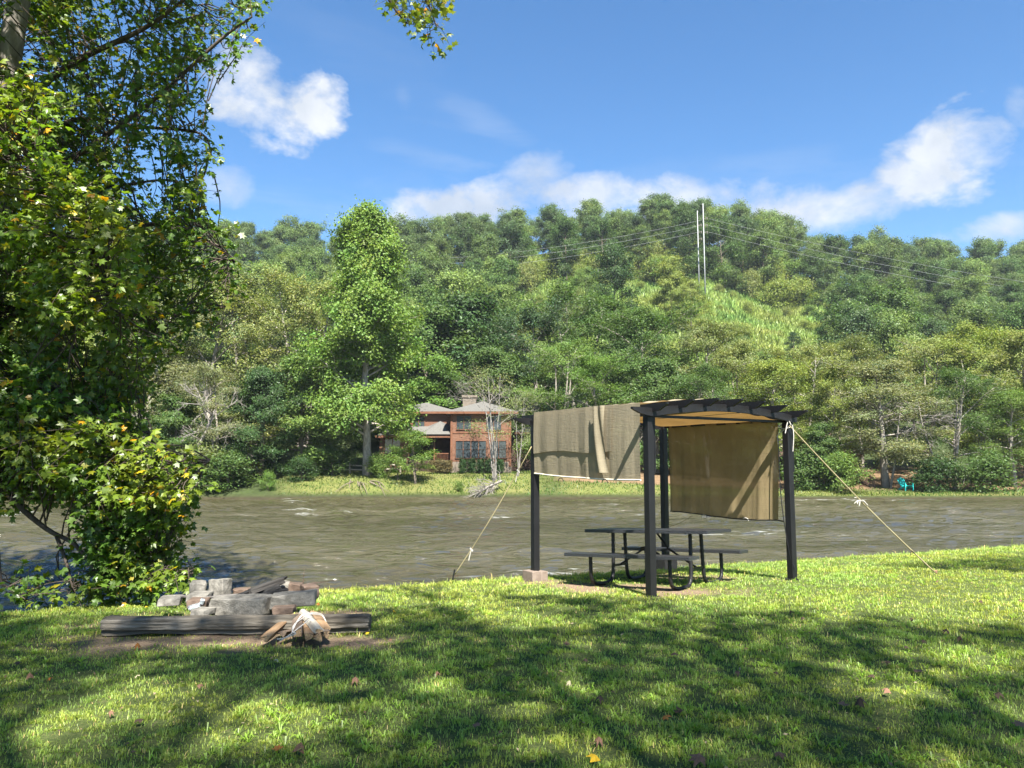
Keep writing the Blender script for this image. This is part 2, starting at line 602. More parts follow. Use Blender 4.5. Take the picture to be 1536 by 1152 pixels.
g0 = G(345, 957); DIRT.append((g0[0], g0[1], 1.9, .55, .02, 1.0))
g0 = G(390, 915); DIRT.append((g0[0], g0[1], 1.5, .9, .1, .95))
g0 = G(230, 915); DIRT.append((g0[0], g0[1], 1.0, .7, .2, .8))
g0 = G(480, 962); DIRT.append((g0[0], g0[1], .8, .45, .0, 1.0)); g0 = G(150, 925); DIRT.append((g0[0], g0[1], 1.0, .5, .2, .7))
DIRT.append((1.05, 11.0, 1.1, .75, -.7, 1.0)); DIRT.append((1.9, 10.7, 1.2, .6, -.7, 1.0)); DIRT.append((4.0, 11.3, .3, .3, 0, .6))
DIRT.append((.5, 11.75, .45, .35, 0, .8)); DIRT.append((1.72, 9.85, .3, .25, 0, .8)); DIRT.append((2.7, 12.1, .9, .5, -.7, .6))

m, nt, out = newmat('lawn_soil')
at = N(nt, 'ShaderNodeAttribute', attribute_name='lc')
sp_ = N(nt, 'ShaderNodeSeparateColor'); nt.links.new(at.outputs['Color'], sp_.inputs[0])
tcn = N(nt, 'ShaderNodeTexCoord')
n1 = N(nt, 'ShaderNodeTexNoise', i_Scale=5.0, i_Detail=8.0, i_Roughness=.7); nt.links.new(tcn.outputs['Object'], n1.inputs['Vector'])
n2 = N(nt, 'ShaderNodeTexNoise', i_Scale=45.0, i_Detail=6.0, i_Roughness=.75); nt.links.new(tcn.outputs['Object'], n2.inputs['Vector'])
ca = ramp(nt, n2.outputs[0], [(.3, (.035, .05, .015)), (.52, (.075, .10, .03)), (.75, (.17, .16, .07))])
cb = ramp(nt, n2.outputs[0], [(.25, (.09, .06, .04)), (.5, (.21, .15, .10)), (.75, (.36, .28, .19))])
mxx = N(nt, 'ShaderNodeMix', data_type='RGBA')
nt.links.new(sp_.outputs[0], mxx.inputs[0]); nt.links.new(ca, mxx.inputs[6]); nt.links.new(cb, mxx.inputs[7])
pb = N(nt, 'ShaderNodeBsdfPrincipled', i_Roughness=.95); pb.inputs['Specular IOR Level'].default_value = .1
nt.links.new(mxx.outputs[2], pb.inputs['Base Color'])
bp = N(nt, 'ShaderNodeBump', i_Strength=.9, i_Distance=.03); nt.links.new(n2.outputs[0], bp.inputs['Height']); nt.links.new(bp.outputs[0], pb.inputs['Normal'])
nt.links.new(pb.outputs[0], out.inputs[0])
M_soil = m

xs = np.concatenate([np.linspace(-300, -14, 30), np.arange(-13.8, 20, .12), np.linspace(20.3, 300, 30)])
ys = np.concatenate([np.linspace(-120, -3, 20), np.arange(-2.8, 26, .12), np.linspace(26.3, 66, 12)])
X, Y = np.meshgrid(xs, ys, indexing='ij')
Z = lawn_z(X, Y)
Z = np.where(Y > 25, np.minimum(Z, -3.0), Z)
dv = dirt_amount(X, Y)
gmb = MB().grid(np.stack([X, Y, Z], -1), len(xs), len(ys), c=np.stack([dv, dv, dv], -1).reshape(-1, 3))
lawn = tag(gmb.build('lawn', M_soil, smooth=True), kind='structure')

# grass blades over the visible lawn --------------------------------
M_grass = leaf_mat('grass_blade', (.295, .37, .07), trans=.46, gloss=.035, tintobj=False, groughness=.5)


def make_grass():
    NB = 360000
    y0, y1 = 2.9, 21.0
    yy = (y0 ** .3 + rng.random(NB * 2) * (y1 ** .3 - y0 ** .3)) ** (1 / .3)
    hw = .70 * yy + 1.6
    xx = (rng.random(len(yy)) * 2 - 1) * hw
    # clumping
    cx = xx + (vnoise(xx, yy, 9, 31) - .5) * .18; cy = yy + (vnoise(xx, yy, 9, 47) - .5) * .18
    s = lawn_s(cx, cy)
    dn = fbm(cx, cy, 1.1, 12); dn2 = vnoise(cx, cy, 6.5, 14)
    keep = (s < .9) & (rng.random(len(xx)) < np.clip(.25 + 1.5 * dn2, .25, 1.0)) & (rng.random(len(xx)) > dirt_amount(cx, cy) * .96)
    xx, yy, s, dn, dn2 = cx[keep][:NB], cy[keep][:NB], s[keep][:NB], dn[keep][:NB], dn2[keep][:NB]
    n = len(xx)
    zz = lawn_z(xx, yy) - .004
    d = np.maximum(yy, 3)
    L = rng.uniform(.018, .043, n) * (.62 + .75 * dn) * (1 + .5 * (dn2 > .72)) * (d / 6) ** .12
    L *= np.where(rng.random(n) < .02, 1.7, 1)
    edge = np.clip((s + .5) / .8, 0, 1)
    L *= 1 + edge * rng.random(n) * 1.6
    Wd = rng.uniform(.0028, .0058, n) * (d / 4.2) ** .62
    a = rng.random(n) * 6.283
    lean = rng.uniform(.15, .95, n)
    dx, dy = np.cos(a), np.sin(a)
    base = np.stack([xx, yy, zz], 1)
    side = np.stack([-dy, dx, np.zeros(n)], 1) * (Wd * .5)[:, None]
    mid = base + np.stack([dx * lean * L * .35, dy * lean * L * .35, L * (.62 - .1 * lean)], 1)
    tip = base + np.stack([dx * lean * L * 1.0, dy * lean * L * 1.0, L * (1.0 - .45 * lean)], 1)
    v = np.stack([base - side, base + side, mid + side * .85, mid - side * .85, tip], 1).reshape(-1, 3)
    i = np.arange(n) * 5
    q = np.stack([i, i + 1, i + 2, i + 3], 1); t = np.stack([i + 3, i + 2, i + 4], 1)
    tone = fbm(xx, yy, .8, 40); tone2 = vnoise(xx, yy, 3.5, 44)
    val = (.72 + .5 * dn) * rng.uniform(.65, 1.3, n)
    yel = np.clip((tone - .5) * 1.8 + (tone2 - .5) * .6 - .08 + rng.normal(size=n) * .25, -.6, 1.2)
    dead = rng.random(n) < (.03 + .10 * np.clip(dirt_amount(xx, yy) * 4, 0, 1) + .05 * edge)
    c = np.stack([val * (1 + .32 * yel), val * (1 + .06 * yel), val * (1 - .15 * yel)], 1)
    c = np.where(dead[:, None], np.stack([val * 2.3, val * 1.35, val * 3.0], 1), c)
    mb = MB(); mb.add(v, q=q, t=t, c=np.repeat(c, 5, 0))
    # broad leaved weeds and coarse crabgrass tufts
    return mb


gr = make_grass().build('grass', M_grass)
tag(gr, 'short mown green grass covering the riverside lawn', 'grass', kind='stuff')


def coarse_tufts():
    mb = MB()
    n = 4200
    yy = rng.uniform(3.0, 14.0, n * 2); yy = yy[rng.random(n * 2) < (3.2 / yy) ** .5][:n]; n = len(yy)
    xx = (rng.random(n) * 2 - 1) * (.68 * yy + 1)
    m = vnoise(xx, yy, .9, 61)
    k = (m > .35) & (lawn_s(xx, yy) < -.1) & (dirt_amount(xx, yy) < .3)
    xx, yy = xx[k], yy[k]
    zz = lawn_z(xx, yy)
    for x, y, z in zip(xx, yy, zz):
        nb = rng.integers(5, 10)
        a0 = rng.random() * 6.28
        val = rng.uniform(.6, 1.25)
        for i in range(nb):
            a = a0 + i * 6.28 / nb + rng.normal() * .25
            L = rng.uniform(.04, .085); w = rng.uniform(.006, .0095)
            d = np.array([math.cos(a), math.sin(a), 0]); s = np.array([-d[1], d[0], 0]) * w * .5
            h = rng.uniform(.35, .75)
            b0 = np.array([x, y, z]); b1 = b0 + d * L * .45 + [0, 0, L * h]; b2 = b0 + d * L + [0, 0, L * h * .75]
            vv = [b0 - s * .6, b0 + s * .6, b1 + s, b1 - s, b2]
            c = np.array([val * .78, val * .96, val * .6]) * rng.uniform(.8, 1.15)
            mb.add(vv, q=[[0, 1, 2, 3]], t=[[3, 2, 4]], c=np.tile(c, (5, 1)))
    return mb


tag(coarse_tufts().build('crabgrass', M_grass), 'coarse darker tufts of crabgrass scattered through the lawn', 'grass', kind='stuff')

# ================================================================== RIVER
m, nt, out = newmat('river_water')
tcn = N(nt, 'ShaderNodeTexCoord')


def wnoise(scale, stretch, detail=4, rough=.6, dist=0.0):
    mp = N(nt, 'ShaderNodeMapping'); mp.inputs['Scale'].default_value = stretch; mp.inputs['Rotation'].default_value = (0, 0, R(3))
    nt.links.new(tcn.outputs['Object'], mp.inputs[0])
    n = N(nt, 'ShaderNodeTexNoise', i_Scale=scale, i_Detail=detail, i_Roughness=rough, i_Distortion=dist)
    nt.links.new(mp.outputs[0], n.inputs['Vector'])
    return n.outputs[0]


b1 = wnoise(.55, (.42, 1.5, 1), 5, .62, .5)
b2 = wnoise(2.4, (.5, 1.6, 1), 5, .65, .4)
b0 = wnoise(.20, (.45, 1.5, 1), 4, .6, .6)
b3 = wnoise(.09, (.35, 1.6, 1), 3, .5)
colw = ramp(nt, b3, [(.35, (.037, .033, .016)), (.65, (.060, .054, .030))])
pw = N(nt, 'ShaderNodeBsdfPrincipled', i_Roughness=.05, i_IOR=1.5)
nt.links.new(colw, pw.inputs['Base Color'])
hsum = N(nt, 'ShaderNodeMath', operation='MULTIPLY_ADD'); nt.links.new(b2, hsum.inputs[0]); hsum.inputs[1].default_value = .42; nt.links.new(b1, hsum.inputs[2])
hs2 = N(nt, 'ShaderNodeMath', operation='MULTIPLY_ADD'); nt.links.new(b0, hs2.inputs[0]); hs2.inputs[1].default_value = 2.4; nt.links.new(hsum.outputs[0], hs2.inputs[2]); hsum = hs2
bp = N(nt, 'ShaderNodeBump', i_Strength=1.0, i_Distance=.34); nt.links.new(hsum.outputs[0], bp.inputs['Height'])
nt.links.new(bp.outputs[0], pw.inputs['Normal'])
# small broken white crests
foam = wnoise(1.0, (.35, 1.5, 1), 6, .72, .8); fo2 = wnoise(.07, (.6, 1.2, 1), 2, .5)
fm = N(nt, 'ShaderNodeMath', operation='MULTIPLY'); nt.links.new(foam, fm.inputs[0]); nt.links.new(fo2, fm.inputs[1])
ff = ramp(nt, fm.outputs[0], [(.352, (0, 0, 0)), (.43, (.40, .40, .40))])
dfo = N(nt, 'ShaderNodeBsdfDiffuse'); dfo.inputs[0].default_value = (.62, .64, .62, 1)
ms = N(nt, 'ShaderNodeMixShader'); nt.links.new(ff, ms.inputs[0]); nt.links.new(pw.outputs[0], ms.inputs[1]); nt.links.new(dfo.outputs[0], ms.inputs[2])
nt.links.new(ms.outputs[0], out.inputs[0])
M_water = m
wx = np.concatenate([np.linspace(-420, -52, 30), np.arange(-51, 52, .24), np.linspace(52.5, 420, 30)]); wy = np.concatenate([np.linspace(8, 11, 6), np.arange(11.1, 40, .11), np.arange(40, 68, .2), [70.]])
X, Y = np.meshgrid(wx, wy, indexing='ij')
wk = np.clip((52 - np.abs(X)) / 4, 0, 1)
wk = wk * (.65 + 1.1 * vnoise(X * .5, Y, .11, 77))
Z = WATER + wk * (.32 * (fbm(X * .42, Y, .42, 50) - .5) + .34 * (fbm(X * .4 + .3 * Y, Y, 1.0, 53) - .5) + .14 * (fbm(X * .5 - .2 * Y, Y, 2.3, 56) - .5))
tag(MB().grid(np.stack([X, Y, Z], -1), len(wx), len(wy)).build('river', M_water, smooth=True), 'muddy green-brown river flowing past the lawn', None, kind='structure')

# ================================================================== FAR BANK AND HILL
m, nt, out = newmat('far_ground')
tcn = N(nt, 'ShaderNodeTexCoord')
at = N(nt, 'ShaderNodeAttribute', attribute_name='lc')
n2 = N(nt, 'ShaderNodeTexNoise', i_Scale=1.6, i_Detail=9.0, i_Roughness=.75); nt.links.new(tcn.outputs['Object'], n2.inputs['Vector'])
k = ramp(nt, n2.outputs[0], [(.25, (.55, .55, .55)), (.75, (1.4, 1.4, 1.3))])
mu = N(nt, 'ShaderNodeMix', data_type='RGBA', blend_type='MULTIPLY'); mu.inputs[0].default_value = 1
nt.links.new(at.outputs['Color'], mu.inputs[6]); nt.links.new(k, mu.inputs[7])
pb = N(nt, 'ShaderNodeBsdfPrincipled', i_Roughness=.95); pb.inputs['Specular IOR Level'].default_value = .1
nt.links.new(mu.outputs[2], pb.inputs['Base Color'])
bp = N(nt, 'ShaderNodeBump', i_Strength=.8, i_Distance=.15); nt.links.new(n2.outputs[0], bp.inputs['Height']); nt.links.new(bp.outputs[0], pb.inputs['Normal'])
nt.links.new(pb.outputs[0], out.inputs[0])
xs = np.concatenate([np.linspace(-450, -125, 30), np.arange(-124, 125, .9), np.linspace(126, 450, 30)])
ys = np.concatenate([np.arange(60, 84, .5), np.arange(84.5, 260, 2.5), np.linspace(265, 520, 20)])
X, Y = np.meshgrid(xs, ys, indexing='ij')
Z = far_z(X, Y)
U = 768 + FPX * X / Y
gc = V(.10, .125, .032); dc = V(.15, .10, .06); fc = V(.035, .048, .018); cc = V(.15, .18, .045); mud = V(.035, .030, .018)
c = np.ones(X.shape + (3,)) * fc
lawnm = np.clip((U - 400) / 60, 0, 1) * np.clip((Y - 66.6) / .8, 0, 1) * np.clip((82 - Y) / 3, 0, 1) * np.clip((840 - U) / 50, 0, 1)
strip = np.clip((U - 820) / 40, 0, 1) * np.clip((Y - 66.4) / .8, 0, 1) * np.clip((70.8 - Y + 3 * (fbm(X, Y, .2, 5) - .5)) / 1.0, 0, 1)
terr = np.clip((U - 820) / 40, 0, 1) * np.clip((Y - 70) / 1, 0, 1) * np.clip((90 - Y) / 4, 0, 1)
pn = fbm(X, Y, .35, 71)
lawnm = np.maximum(lawnm, strip)
c = c * (1 - terr[..., None]) + dc * terr[..., None]
c = c * (1 - lawnm[..., None]) + (gc * (1 - pn[..., None] * .5) + dc * pn[..., None] * .45) * lawnm[..., None]
clm = np.clip((Y - 125) / 10, 0, 1) * np.clip((214 - Y) / 6, 0, 1) * np.clip((U - 770) / 30, 0, 1) * np.clip((1270 - U) / 30, 0, 1)
c = c * (1 - clm[..., None]) + (cc * (.7 + .6 * pn[..., None])) * clm[..., None]
wet = np.clip((66.6 - Y) / .4, 0, 1)
c = c * (1 - wet[..., None]) + mud * wet[..., None]
tag(MB().grid(np.stack([X, Y, Z], -1), len(xs), len(ys), c=c.reshape(-1, 3)).build('hillside', m, smooth=True), kind='structure')

# rough grass of the far lawn and of the power-line clearing
M_tall = leaf_mat('tall_grass', (.175, .25, .06), trans=.35, gloss=.02, tintobj=False)


def scatter_grass(n, xr, yr, maskf, h0, h1, w, cbase, name, label):
    x = rng.uniform(*xr, n); y = rng.uniform(*yr, n)
    k = maskf(x, y); x, y = x[k], y[k]; n = len(x)
    z = far_z(x, y) - .03
    L = rng.uniform(h0, h1, n) * (.5 + fbm(x, y, .3, 80)); a = rng.random(n) * 6.28
    Wd = w * rng.uniform(.6, 1.3, n)
    s = np.stack([np.cos(a), np.sin(a), np.zeros(n)], 1) * Wd[:, None] * .5
    ln = rng.normal(size=(n, 2)) * .3 * L[:, None]
    b = np.stack([x, y, z], 1); t = b + np.hstack([ln, L[:, None]])
    v = np.stack([b - s, b + s, t + s * .3, t - s * .3], 1).reshape(-1, 3)
    q = np.arange(n * 4).reshape(-1, 4)
    val = rng.uniform(.6, 1.3, n) * (.6 + .8 * fbm(x, y, .15, 83)); ye = fbm(x, y, .12, 86)
    c = np.stack([val * cbase[0] * (.6 + .8 * ye), val * cbase[1], val * cbase[2]], 1)
    mb = MB().add(v, q=q, c=np.repeat(c, 4, 0))
    return tag(mb.build(name, M_tall), label, 'grass', kind='stuff')


def clmask(x, y):
    u = 768 + FPX * x / y
    return (u > 775) & (u < 1270) & (y < 211)


scatter_grass(70000, (0, 95), (125, 212), clmask, .5, 1.5, .45, (1.05, 1.0, 1.0), 'hill_meadow', 'sunlit tall meadow grass in the cleared strip below the poles')


def blmask(x, y):
    u = 768 + FPX * x / y
    return ((u > 420) & (u < 830)) | ((u > 820) & (y < 71))


scatter_grass(26000, (-24, 60), (66.5, 78), blmask, .06, .22, .10, (.40, .43, .32), 'far_bank_grass', 'rough green grass sloping down the far river bank')

# ================================================================== TREES ACROSS THE RIVER
# prototypes ------------------------------------------------------
pa = []   # hill hardwoods
for k, (pf, ww, b, s1) in enumerate([(dome, 5.6, .30, 21), (egg, 5.0, .22, 22), (dome, 6.2, .34, 23), (egg, 4.4, .16, 24), (dome, 5.0, .42, 25)]):
    w, l = gen_tree(100 + k, 14, ww, b * .6, pf, .1, 1.15, .05, 20, 5, 4, 30, .40, .52, .20, twig=1.0, upn=.7, outn=.6, rndn=.6, flat=.7, cvar=.42, wsub=False)
    pa.append(Proto('hardwood_tree', 14, w, l, M_bark))
pc = []   # riverside wispy trees with layered boughs and pale limbs
for k, (ww, b, dr, mul) in enumerate([(7.2, .12, .22, 2), (6.4, .16, .12, 2), (8.0, .10, .30, 3), (6.0, .2, .2, 1)]):
    w, l = gen_tree(200 + k, 16, ww, b, lambda h: max(.25, math.sin(math.pi * min(1, .22 + h * .72)) ** .8), .25, 1.0, dr, 26, 7, 5, 30, .25, .40, .34, twig=1.0, upn=.9, outn=.35, rndn=.55, multi=mul, flat=.38, cvar=.28, aspect=.5)
    pc.append(Proto('riverside_tree', 16, w, l, M_bark_grey))
pb_ = []  # leafy, reaching the ground
for k, (ww, b) in enumerate([(5.4, .05), (4.6, .04)]):
    w, l = gen_tree(300 + k, 12, ww, b, low if k else egg, .05, 1.0, .15, 26, 6, 5, 30, .28, .42, .26, twig=.95, upn=.8, outn=.6, rndn=.5, flat=.5, cvar=.25, wsub=False)
    pb_.append(Proto('leafy_tree', 12, w, l, M_bark))
w, l = gen_tree(401, 24, 6.6, .14, lambda h: (1.03 - h) ** .48 * (.78 + .22 * min(1, h * 4)), .35, 1.0, .12, 70, 6, 5, 34, .27, .38, .36, twig=.7, upn=.65, outn=.65, rndn=.6, flat=.75, cvar=.22, aspect=.75)
ptul = Proto('tulip_tree', 24, w, l, M_bark_grey)
w, l = gen_tree(402, 10, 3.2, .32, egg, .5, 1.25, .05, 14, 5, 3, 12, .17, .38, .085, twig=.9, upn=.8, outn=.3, rndn=.7, multi=3, flat=.5, cvar=.3)
pbir = Proto('birch_tree', 10, w, l, M_bark_pale)
w, l = gen_tree(403, 5, 2.2, .30, dome, .1, 1.0, .12, 16, 5, 5, 20, .17, .26, .13, twig=1.6, upn=1.0, outn=.3, rndn=.45, multi=2, flat=.4, cvar=.25)
psm = Proto('small_tree', 5, w, l, M_bark)
w, l = gen_tree(404, 2.0, 1.5, .05, dome, .2, 1.3, 0, 14, 5, 4, 16, .17, .30, .06, twig=2.2, upn=.7, outn=.5, rndn=.6, cvar=.3, wsub=False)
psh = Proto('shrub', 2.0, w, l, M_bark)
w, l = gen_tree(405, 9, 3.0, .1, cone, -.15, .4, .05, 34, 7, 3, 16, .20, .18, .16, twig=.55, upn=.5, outn=.4, rndn=.7, flat=.4, cvar=.2, aspect=.25, wsub=False)
ppin = Proto('pine_tree', 9, w, l, M_bark)

OLIVE = (.165, .19, .056); OLIVEG = (.14, .168, .062); GREYO = (.15, .165, .078); BRIGHT = (.095, .165, .03); MID = (.068, .115, .030)
DARK = (.038, .074, .022); YEL = (.165, .205, .045); FRESH = (.105, .165, .036); DEEP = (.030, .06, .02); BLUEG = (.052, .09, .04)


def tree_at(proto, u, vtop, Y, tint, label, sxy=1.0, group=None, name=None, cat='tree', dz=0, tilt=(0, 0)):
    x = (u - 768) / FPX * Y / 1.0
    zt = P(u, vtop, Y)[2]
    z = float(far_z(x, Y)) + dz
    return proto.place(x, Y, z, max(zt - z, 1.0), random.random() * 6.28, tint, label, cat, group, sxy, name, tilt)


RT = [
    (-140, 420, 76, pc[0], OLIVE, None, 1), (-60, 450, 72, pb_[0], BRIGHT, None, 1.1),
    (25, 455, 74, pb_[0], YEL, 'yellow-green leafy tree across the river at the left edge', 1.2),
    (115, 440, 82, pc[3], OLIVEG, 'olive riverside tree behind the hanging foliage at left', 1.1),
    (205, 452, 79, pc[1], GREYO, 'greyish olive tree behind the two bare forked trunks', 1.0),
    (290, 432, 86, pc[0], OLIVE, 'pale olive tree above the leaning bare trunk on the far bank', 1.0),
    (380, 424, 88, pc[2], OLIVEG, 'broad pale olive tree just left of the tall bright tulip tree', .95),
    (455, 428, 84, pc[1], OLIVE, 'feathery olive tree touching the left side of the tulip tree', .85),
    (330, 560, 71.5, pc[2], GREYO, 'drooping grey-green tree overhanging the water left of the cove', .95),
    (262, 600, 70.5, pb_[1], MID, 'dark green waterside tree beside the leaning bare trunk', 1.2),
    (395, 560, 73, pb_[0], DARK, 'dark vine-covered tree left of the rail fence', 1.0),
    (455, 545, 75, pb_[1], FRESH, 'fresh green broad-leaved tree over the rail fence', 1.15),
    (500, 600, 77, pb_[0], MID, 'mid green tree squeezed between fence and tulip tree', .9),
    (640, 470, 97, pb_[0], MID, 'leafy green tree rising behind the left roof of the house', 1.1),
    (700, 455, 101, pa[1], DARK, 'dark tree behind the chimney of the brown house', 1.1),
    (655, 545, 90, pb_[1], BRIGHT, 'low bright tree right behind the upper roof', 1.2),
    (740, 530, 89, pb_[0], MID, 'green tree behind the right half of the house', 1.1),
    (800, 470, 92, pc[3], BLUEG, 'blue-green tree above the left post of the shade frame', 1.0),
    (870, 448, 96, pc[1], MID, 'tall mid green tree behind the fabric roof', 1.05),
    (835, 520, 80, pc[2], FRESH, 'layered fresh green tree with pale limbs above the fabric roof', .95),
    (905, 545, 77, pc[0], BRIGHT, 'bright layered tree low behind the arched roof', .9),
    (960, 470, 90, pc[3], MID, 'rounded mid green tree above the peak of the arched roof', 1.1),
    (985, 545, 79, pb_[0], MID, 'shaded green tree directly behind the roof slats', 1.1),
    (1035, 498, 86, pc[0], OLIVEG, 'grey-olive tree below the utility poles', 1.0),
    (1060, 560, 76, pc[1], MID, 'darker green tree behind the brown curtain', 1.0),
    (1115, 528, 84, pc[2], OLIVE, 'wide olive tree right of the utility poles', .95),
    (1160, 545, 77, pc[3], YEL, 'yellow-green tree over the right post of the shade frame', 1.2),
    (1205, 532, 82, pc[1], OLIVE, 'olive tree behind the top of the guy rope', 1.0),
    (1240, 560, 74, pc[0], YEL, 'yellowish tree hiding the cabin roof', .8),
    (1290, 512, 84, pc[0], OLIVEG, 'feathery olive tree above the wooden stairs', 1.0),
    (1325, 545, 72.5, pc[3], GREYO, 'grey-olive oak with a thick trunk beside the turquoise chair', 1.35),
    (1385, 515, 83, pc[2], OLIVE, 'broad pale olive tree behind the turquoise chair', .95),
    (1425, 560, 71.5, pc[2], MID, 'green tree bowing down to the water right of the turquoise chair', .85),
    (1470, 505, 80, pc[1], YEL, 'tall yellow-olive tree second from the right edge', 1.0),
    (1535, 515, 77, pc[0], OLIVE, 'pale olive tree at the right edge of the far bank', 1.0),
    (1515, 590, 72.5, pc[3], FRESH, 'lower fresh green tree at the right edge of the bank', 1.2),
    (1230, 640, 71, pb_[1], MID, 'round leafy green tree at the water right of the shade frame', 1.2),
    (1620, 500, 76, pc[2], OLIVEG, None, 1), (1720, 520, 78, pc[1], YEL, None, 1), (1850, 510, 80, pc[0], OLIVE, None, 1), (-260, 430, 80, pc[3], OLIVEG, None, 1), (-380, 430, 80, pc[1], OLIVE, None, 1),
    (925, 392, 160, pa[2], DARK, 'dark round tree at the left end of the sunlit clearing', .9),
    (1010, 392, 165, pb_[1], YEL, 'yellow-green tree in front of the utility poles', .9),
    (1040, 425, 160, pb_[0], YEL, 'pale green bushy tree at the foot of the utility poles', .8),
    (1345, 450, 138, pa[2], MID, 'rounded green tree below the clearing on the right slope', 1.2),
    (1265, 470, 142, pa[0], DARK, 'dark round tree at the right end of the sunlit clearing', 1.1),
    (1195, 496, 132, ppin, BLUEG, 'soft green pine standing at the lower edge of the clearing', 1.0),
    (1120, 508, 135, pb_[0], MID, 'bushy tree at the lower edge of the clearing under the poles', .9),
    (880, 405, 172, pb_[0], FRESH, 'light green bushy tree left of the clearing', .9),
    (850, 440, 150, pc[3], OLIVEG, 'grey-olive tree left of the dark round one by the clearing', 1.0),
]
n_off = 0
for (u, vt, Y, pr, tint, lab, sx) in RT:
    if lab is None:
        lab = 'riverside tree standing just beyond the edge of the view'
    tree_at(pr, u, vt, Y, tint, lab, sx, group='trees along the far river bank' if Y < 105 else 'trees around the hillside clearing')

tree_at(ptul, 552, 320, 74, (.12, .19, .036), 'tall bright green tulip tree left of the brown house', .92, group='trees along the far river bank')
tree_at(pbir, 742, 560, 70.5, OLIVEG, 'slender pale-stemmed birch clump in front of the brown house', 1.0)
tree_at(pbir, 777, 590, 73, OLIVEG, 'thin birch stem at the right corner of the brown house', .8)
tree_at(psm, 625, 655, 69.8, FRESH, 'small twin-trunk tree on the grass before the porch', 1.15, name='small_tree')
tree_at(psm, 598, 676, 71.5, BRIGHT, 'low rounded tree in front of the left porch windows', .8, name='small_tree')

# bushes along the water and in the clearing
BUSH = [(405, 700, 67.6, BRIGHT, 'bright little bush at the water edge under the fence', 1.2, .8), (345, 690, 68, MID, 'dark bush at the waterline left of the cove', 2.2, 1.6),
        (300, 690, 68.5, OLIVEG, 'grey-green bush at the waterline behind the lit branch tips', 2.6, 1.6), (455, 690, 71, DARK, 'dark bush below the rail fence', 1.6, 1.2),
        (690, 725, 67.5, FRESH, 'tiny weed clump on the bank below the house', .6, 1), (1255, 700, 69, FRESH, 'bush at the water beneath the wooden stairs', 2.4, 1.2),
        (1205, 700, 71, MID, 'dark bush just right of the right post', 2.6, 1.2), (1400, 700, 70, DARK, 'shady bush right of the turquoise chair', 2.2, 1.3), (1480, 690, 69.5, MID, 'bush trailing to the water near the right edge', 2.4, 1.4),
        (500, 690, 74, MID, 'bush behind the tulip tree trunk', 2.0, 1.2), (570, 700, 73, FRESH, 'green bush at the left corner of the house', 1.6, 1.1), (30, 700, 68, MID, 'dark waterside bush at the far left', 3, 1.4), (120, 700, 68, DARK, 'shadowy waterside bush behind the drooping limb', 3, 1.4), (200, 700, 68, MID, 'bush under the two bare forked trunks', 2.6, 1.4)]
for u, v, Y, tint, lab, H, sx in BUSH:
    x = (u - 768) / FPX * Y
    psh.place(x, Y, float(far_z(x, Y)) - .1, H, random.random() * 6.28, tint, lab, 'bush', 'bushes along the far bank', sx)
for i in range(110):
    u = rng.uniform(790, 1275); Y = rng.uniform(135, 209) if i < 70 else rng.uniform(203, 222)
    x = (u - 768) / FPX * Y
    psh.place(x, Y, float(far_z(x, Y)) - .2, rng.uniform(.9, 2.6) if Y < 200 else rng.uniform(3.5, 6), rng.random() * 6.28, [FRESH, YEL, MID, YEL, OLIVE][i % 5], 'low green bush among the tall grass of the hillside clearing', 'bush', 'bushes in the hillside clearing', rng.uniform(.8, 1.3))

# dense undergrowth on the hill foot, plus forest on the hill
cnt = 0
Yr = 104.0
row = 0
tints = [(.045, .08, .022), (.072, .11, .03), (.06, .10, .026), (.07, .105, .03), (.055, .09, .035), (.09, .13, .035), (.05, .085, .024), (.065, .095, .03), (.10, .14, .04)]
while Yr < 262:
    sp = 9.6 + (Yr - 100) * .012
    x0, x1 = -.72 * Yr, .74 * Yr
    xx = x0 + rng.random() * sp
    while xx < x1:
        x = xx + rng.normal() * 1.6; y = Yr + rng.normal() * 2.2
        u = 768 + FPX * x / y
        xx += sp * rng.uniform(.85, 1.25)
        H = rng.uniform(12.0, 17.0)
        if Yr > 235: H = rng.uniform(12.5, 18)
        if 775 < u < 1262 and 118 < y < 203: continue
        if 700 < u < 1300 and y <= 118: H *= .7
        if u > 1262 and y < 200: H *= .85
        pr = pa[rng.integers(0, 5)]
        if rng.random() < .12: pr = pb_[rng.integers(0, 2)]
        t = tints[rng.integers(0, len(tints))]
        k = rng.uniform(1.0, 1.5)
        t = (t[0] * k, t[1] * k, t[2] * k)
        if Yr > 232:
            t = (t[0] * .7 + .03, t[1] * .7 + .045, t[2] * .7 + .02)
            reg = 'left of the tulip tree' if u < 500 else ('between tulip tree and poles' if u < 1050 else 'right of the poles')
            lab = 'hardwood tree in the skyline row along the hill crest, ' + reg; grp = 'trees on the hill crest ' + reg
        else:
            reg = 'left of the tulip tree' if u < 520 else ('between tulip tree and poles' if u < 1050 else 'right of the poles')
            lab = 'green hardwood tree in the forest on the hillside ' + reg; grp = 'trees on the wooded hillside ' + reg
        pr.place(x, y, float(far_z(x, y)) - .3, H, rng.random() * 6.28, t, lab, 'tree', grp, rng.uniform(.85, 1.1), 'hardwood_tree')
        cnt += 1
    Yr += sp * (.92 if Yr < 232 else .55)
print('hill trees', cnt)

# dead and bare trees ------------------------------------------------
M_dead = rough_mat('dead_wood', (.13, .115, .10), (.27, .25, .22), .85, 8, (1, 1, .4), .4, 20)


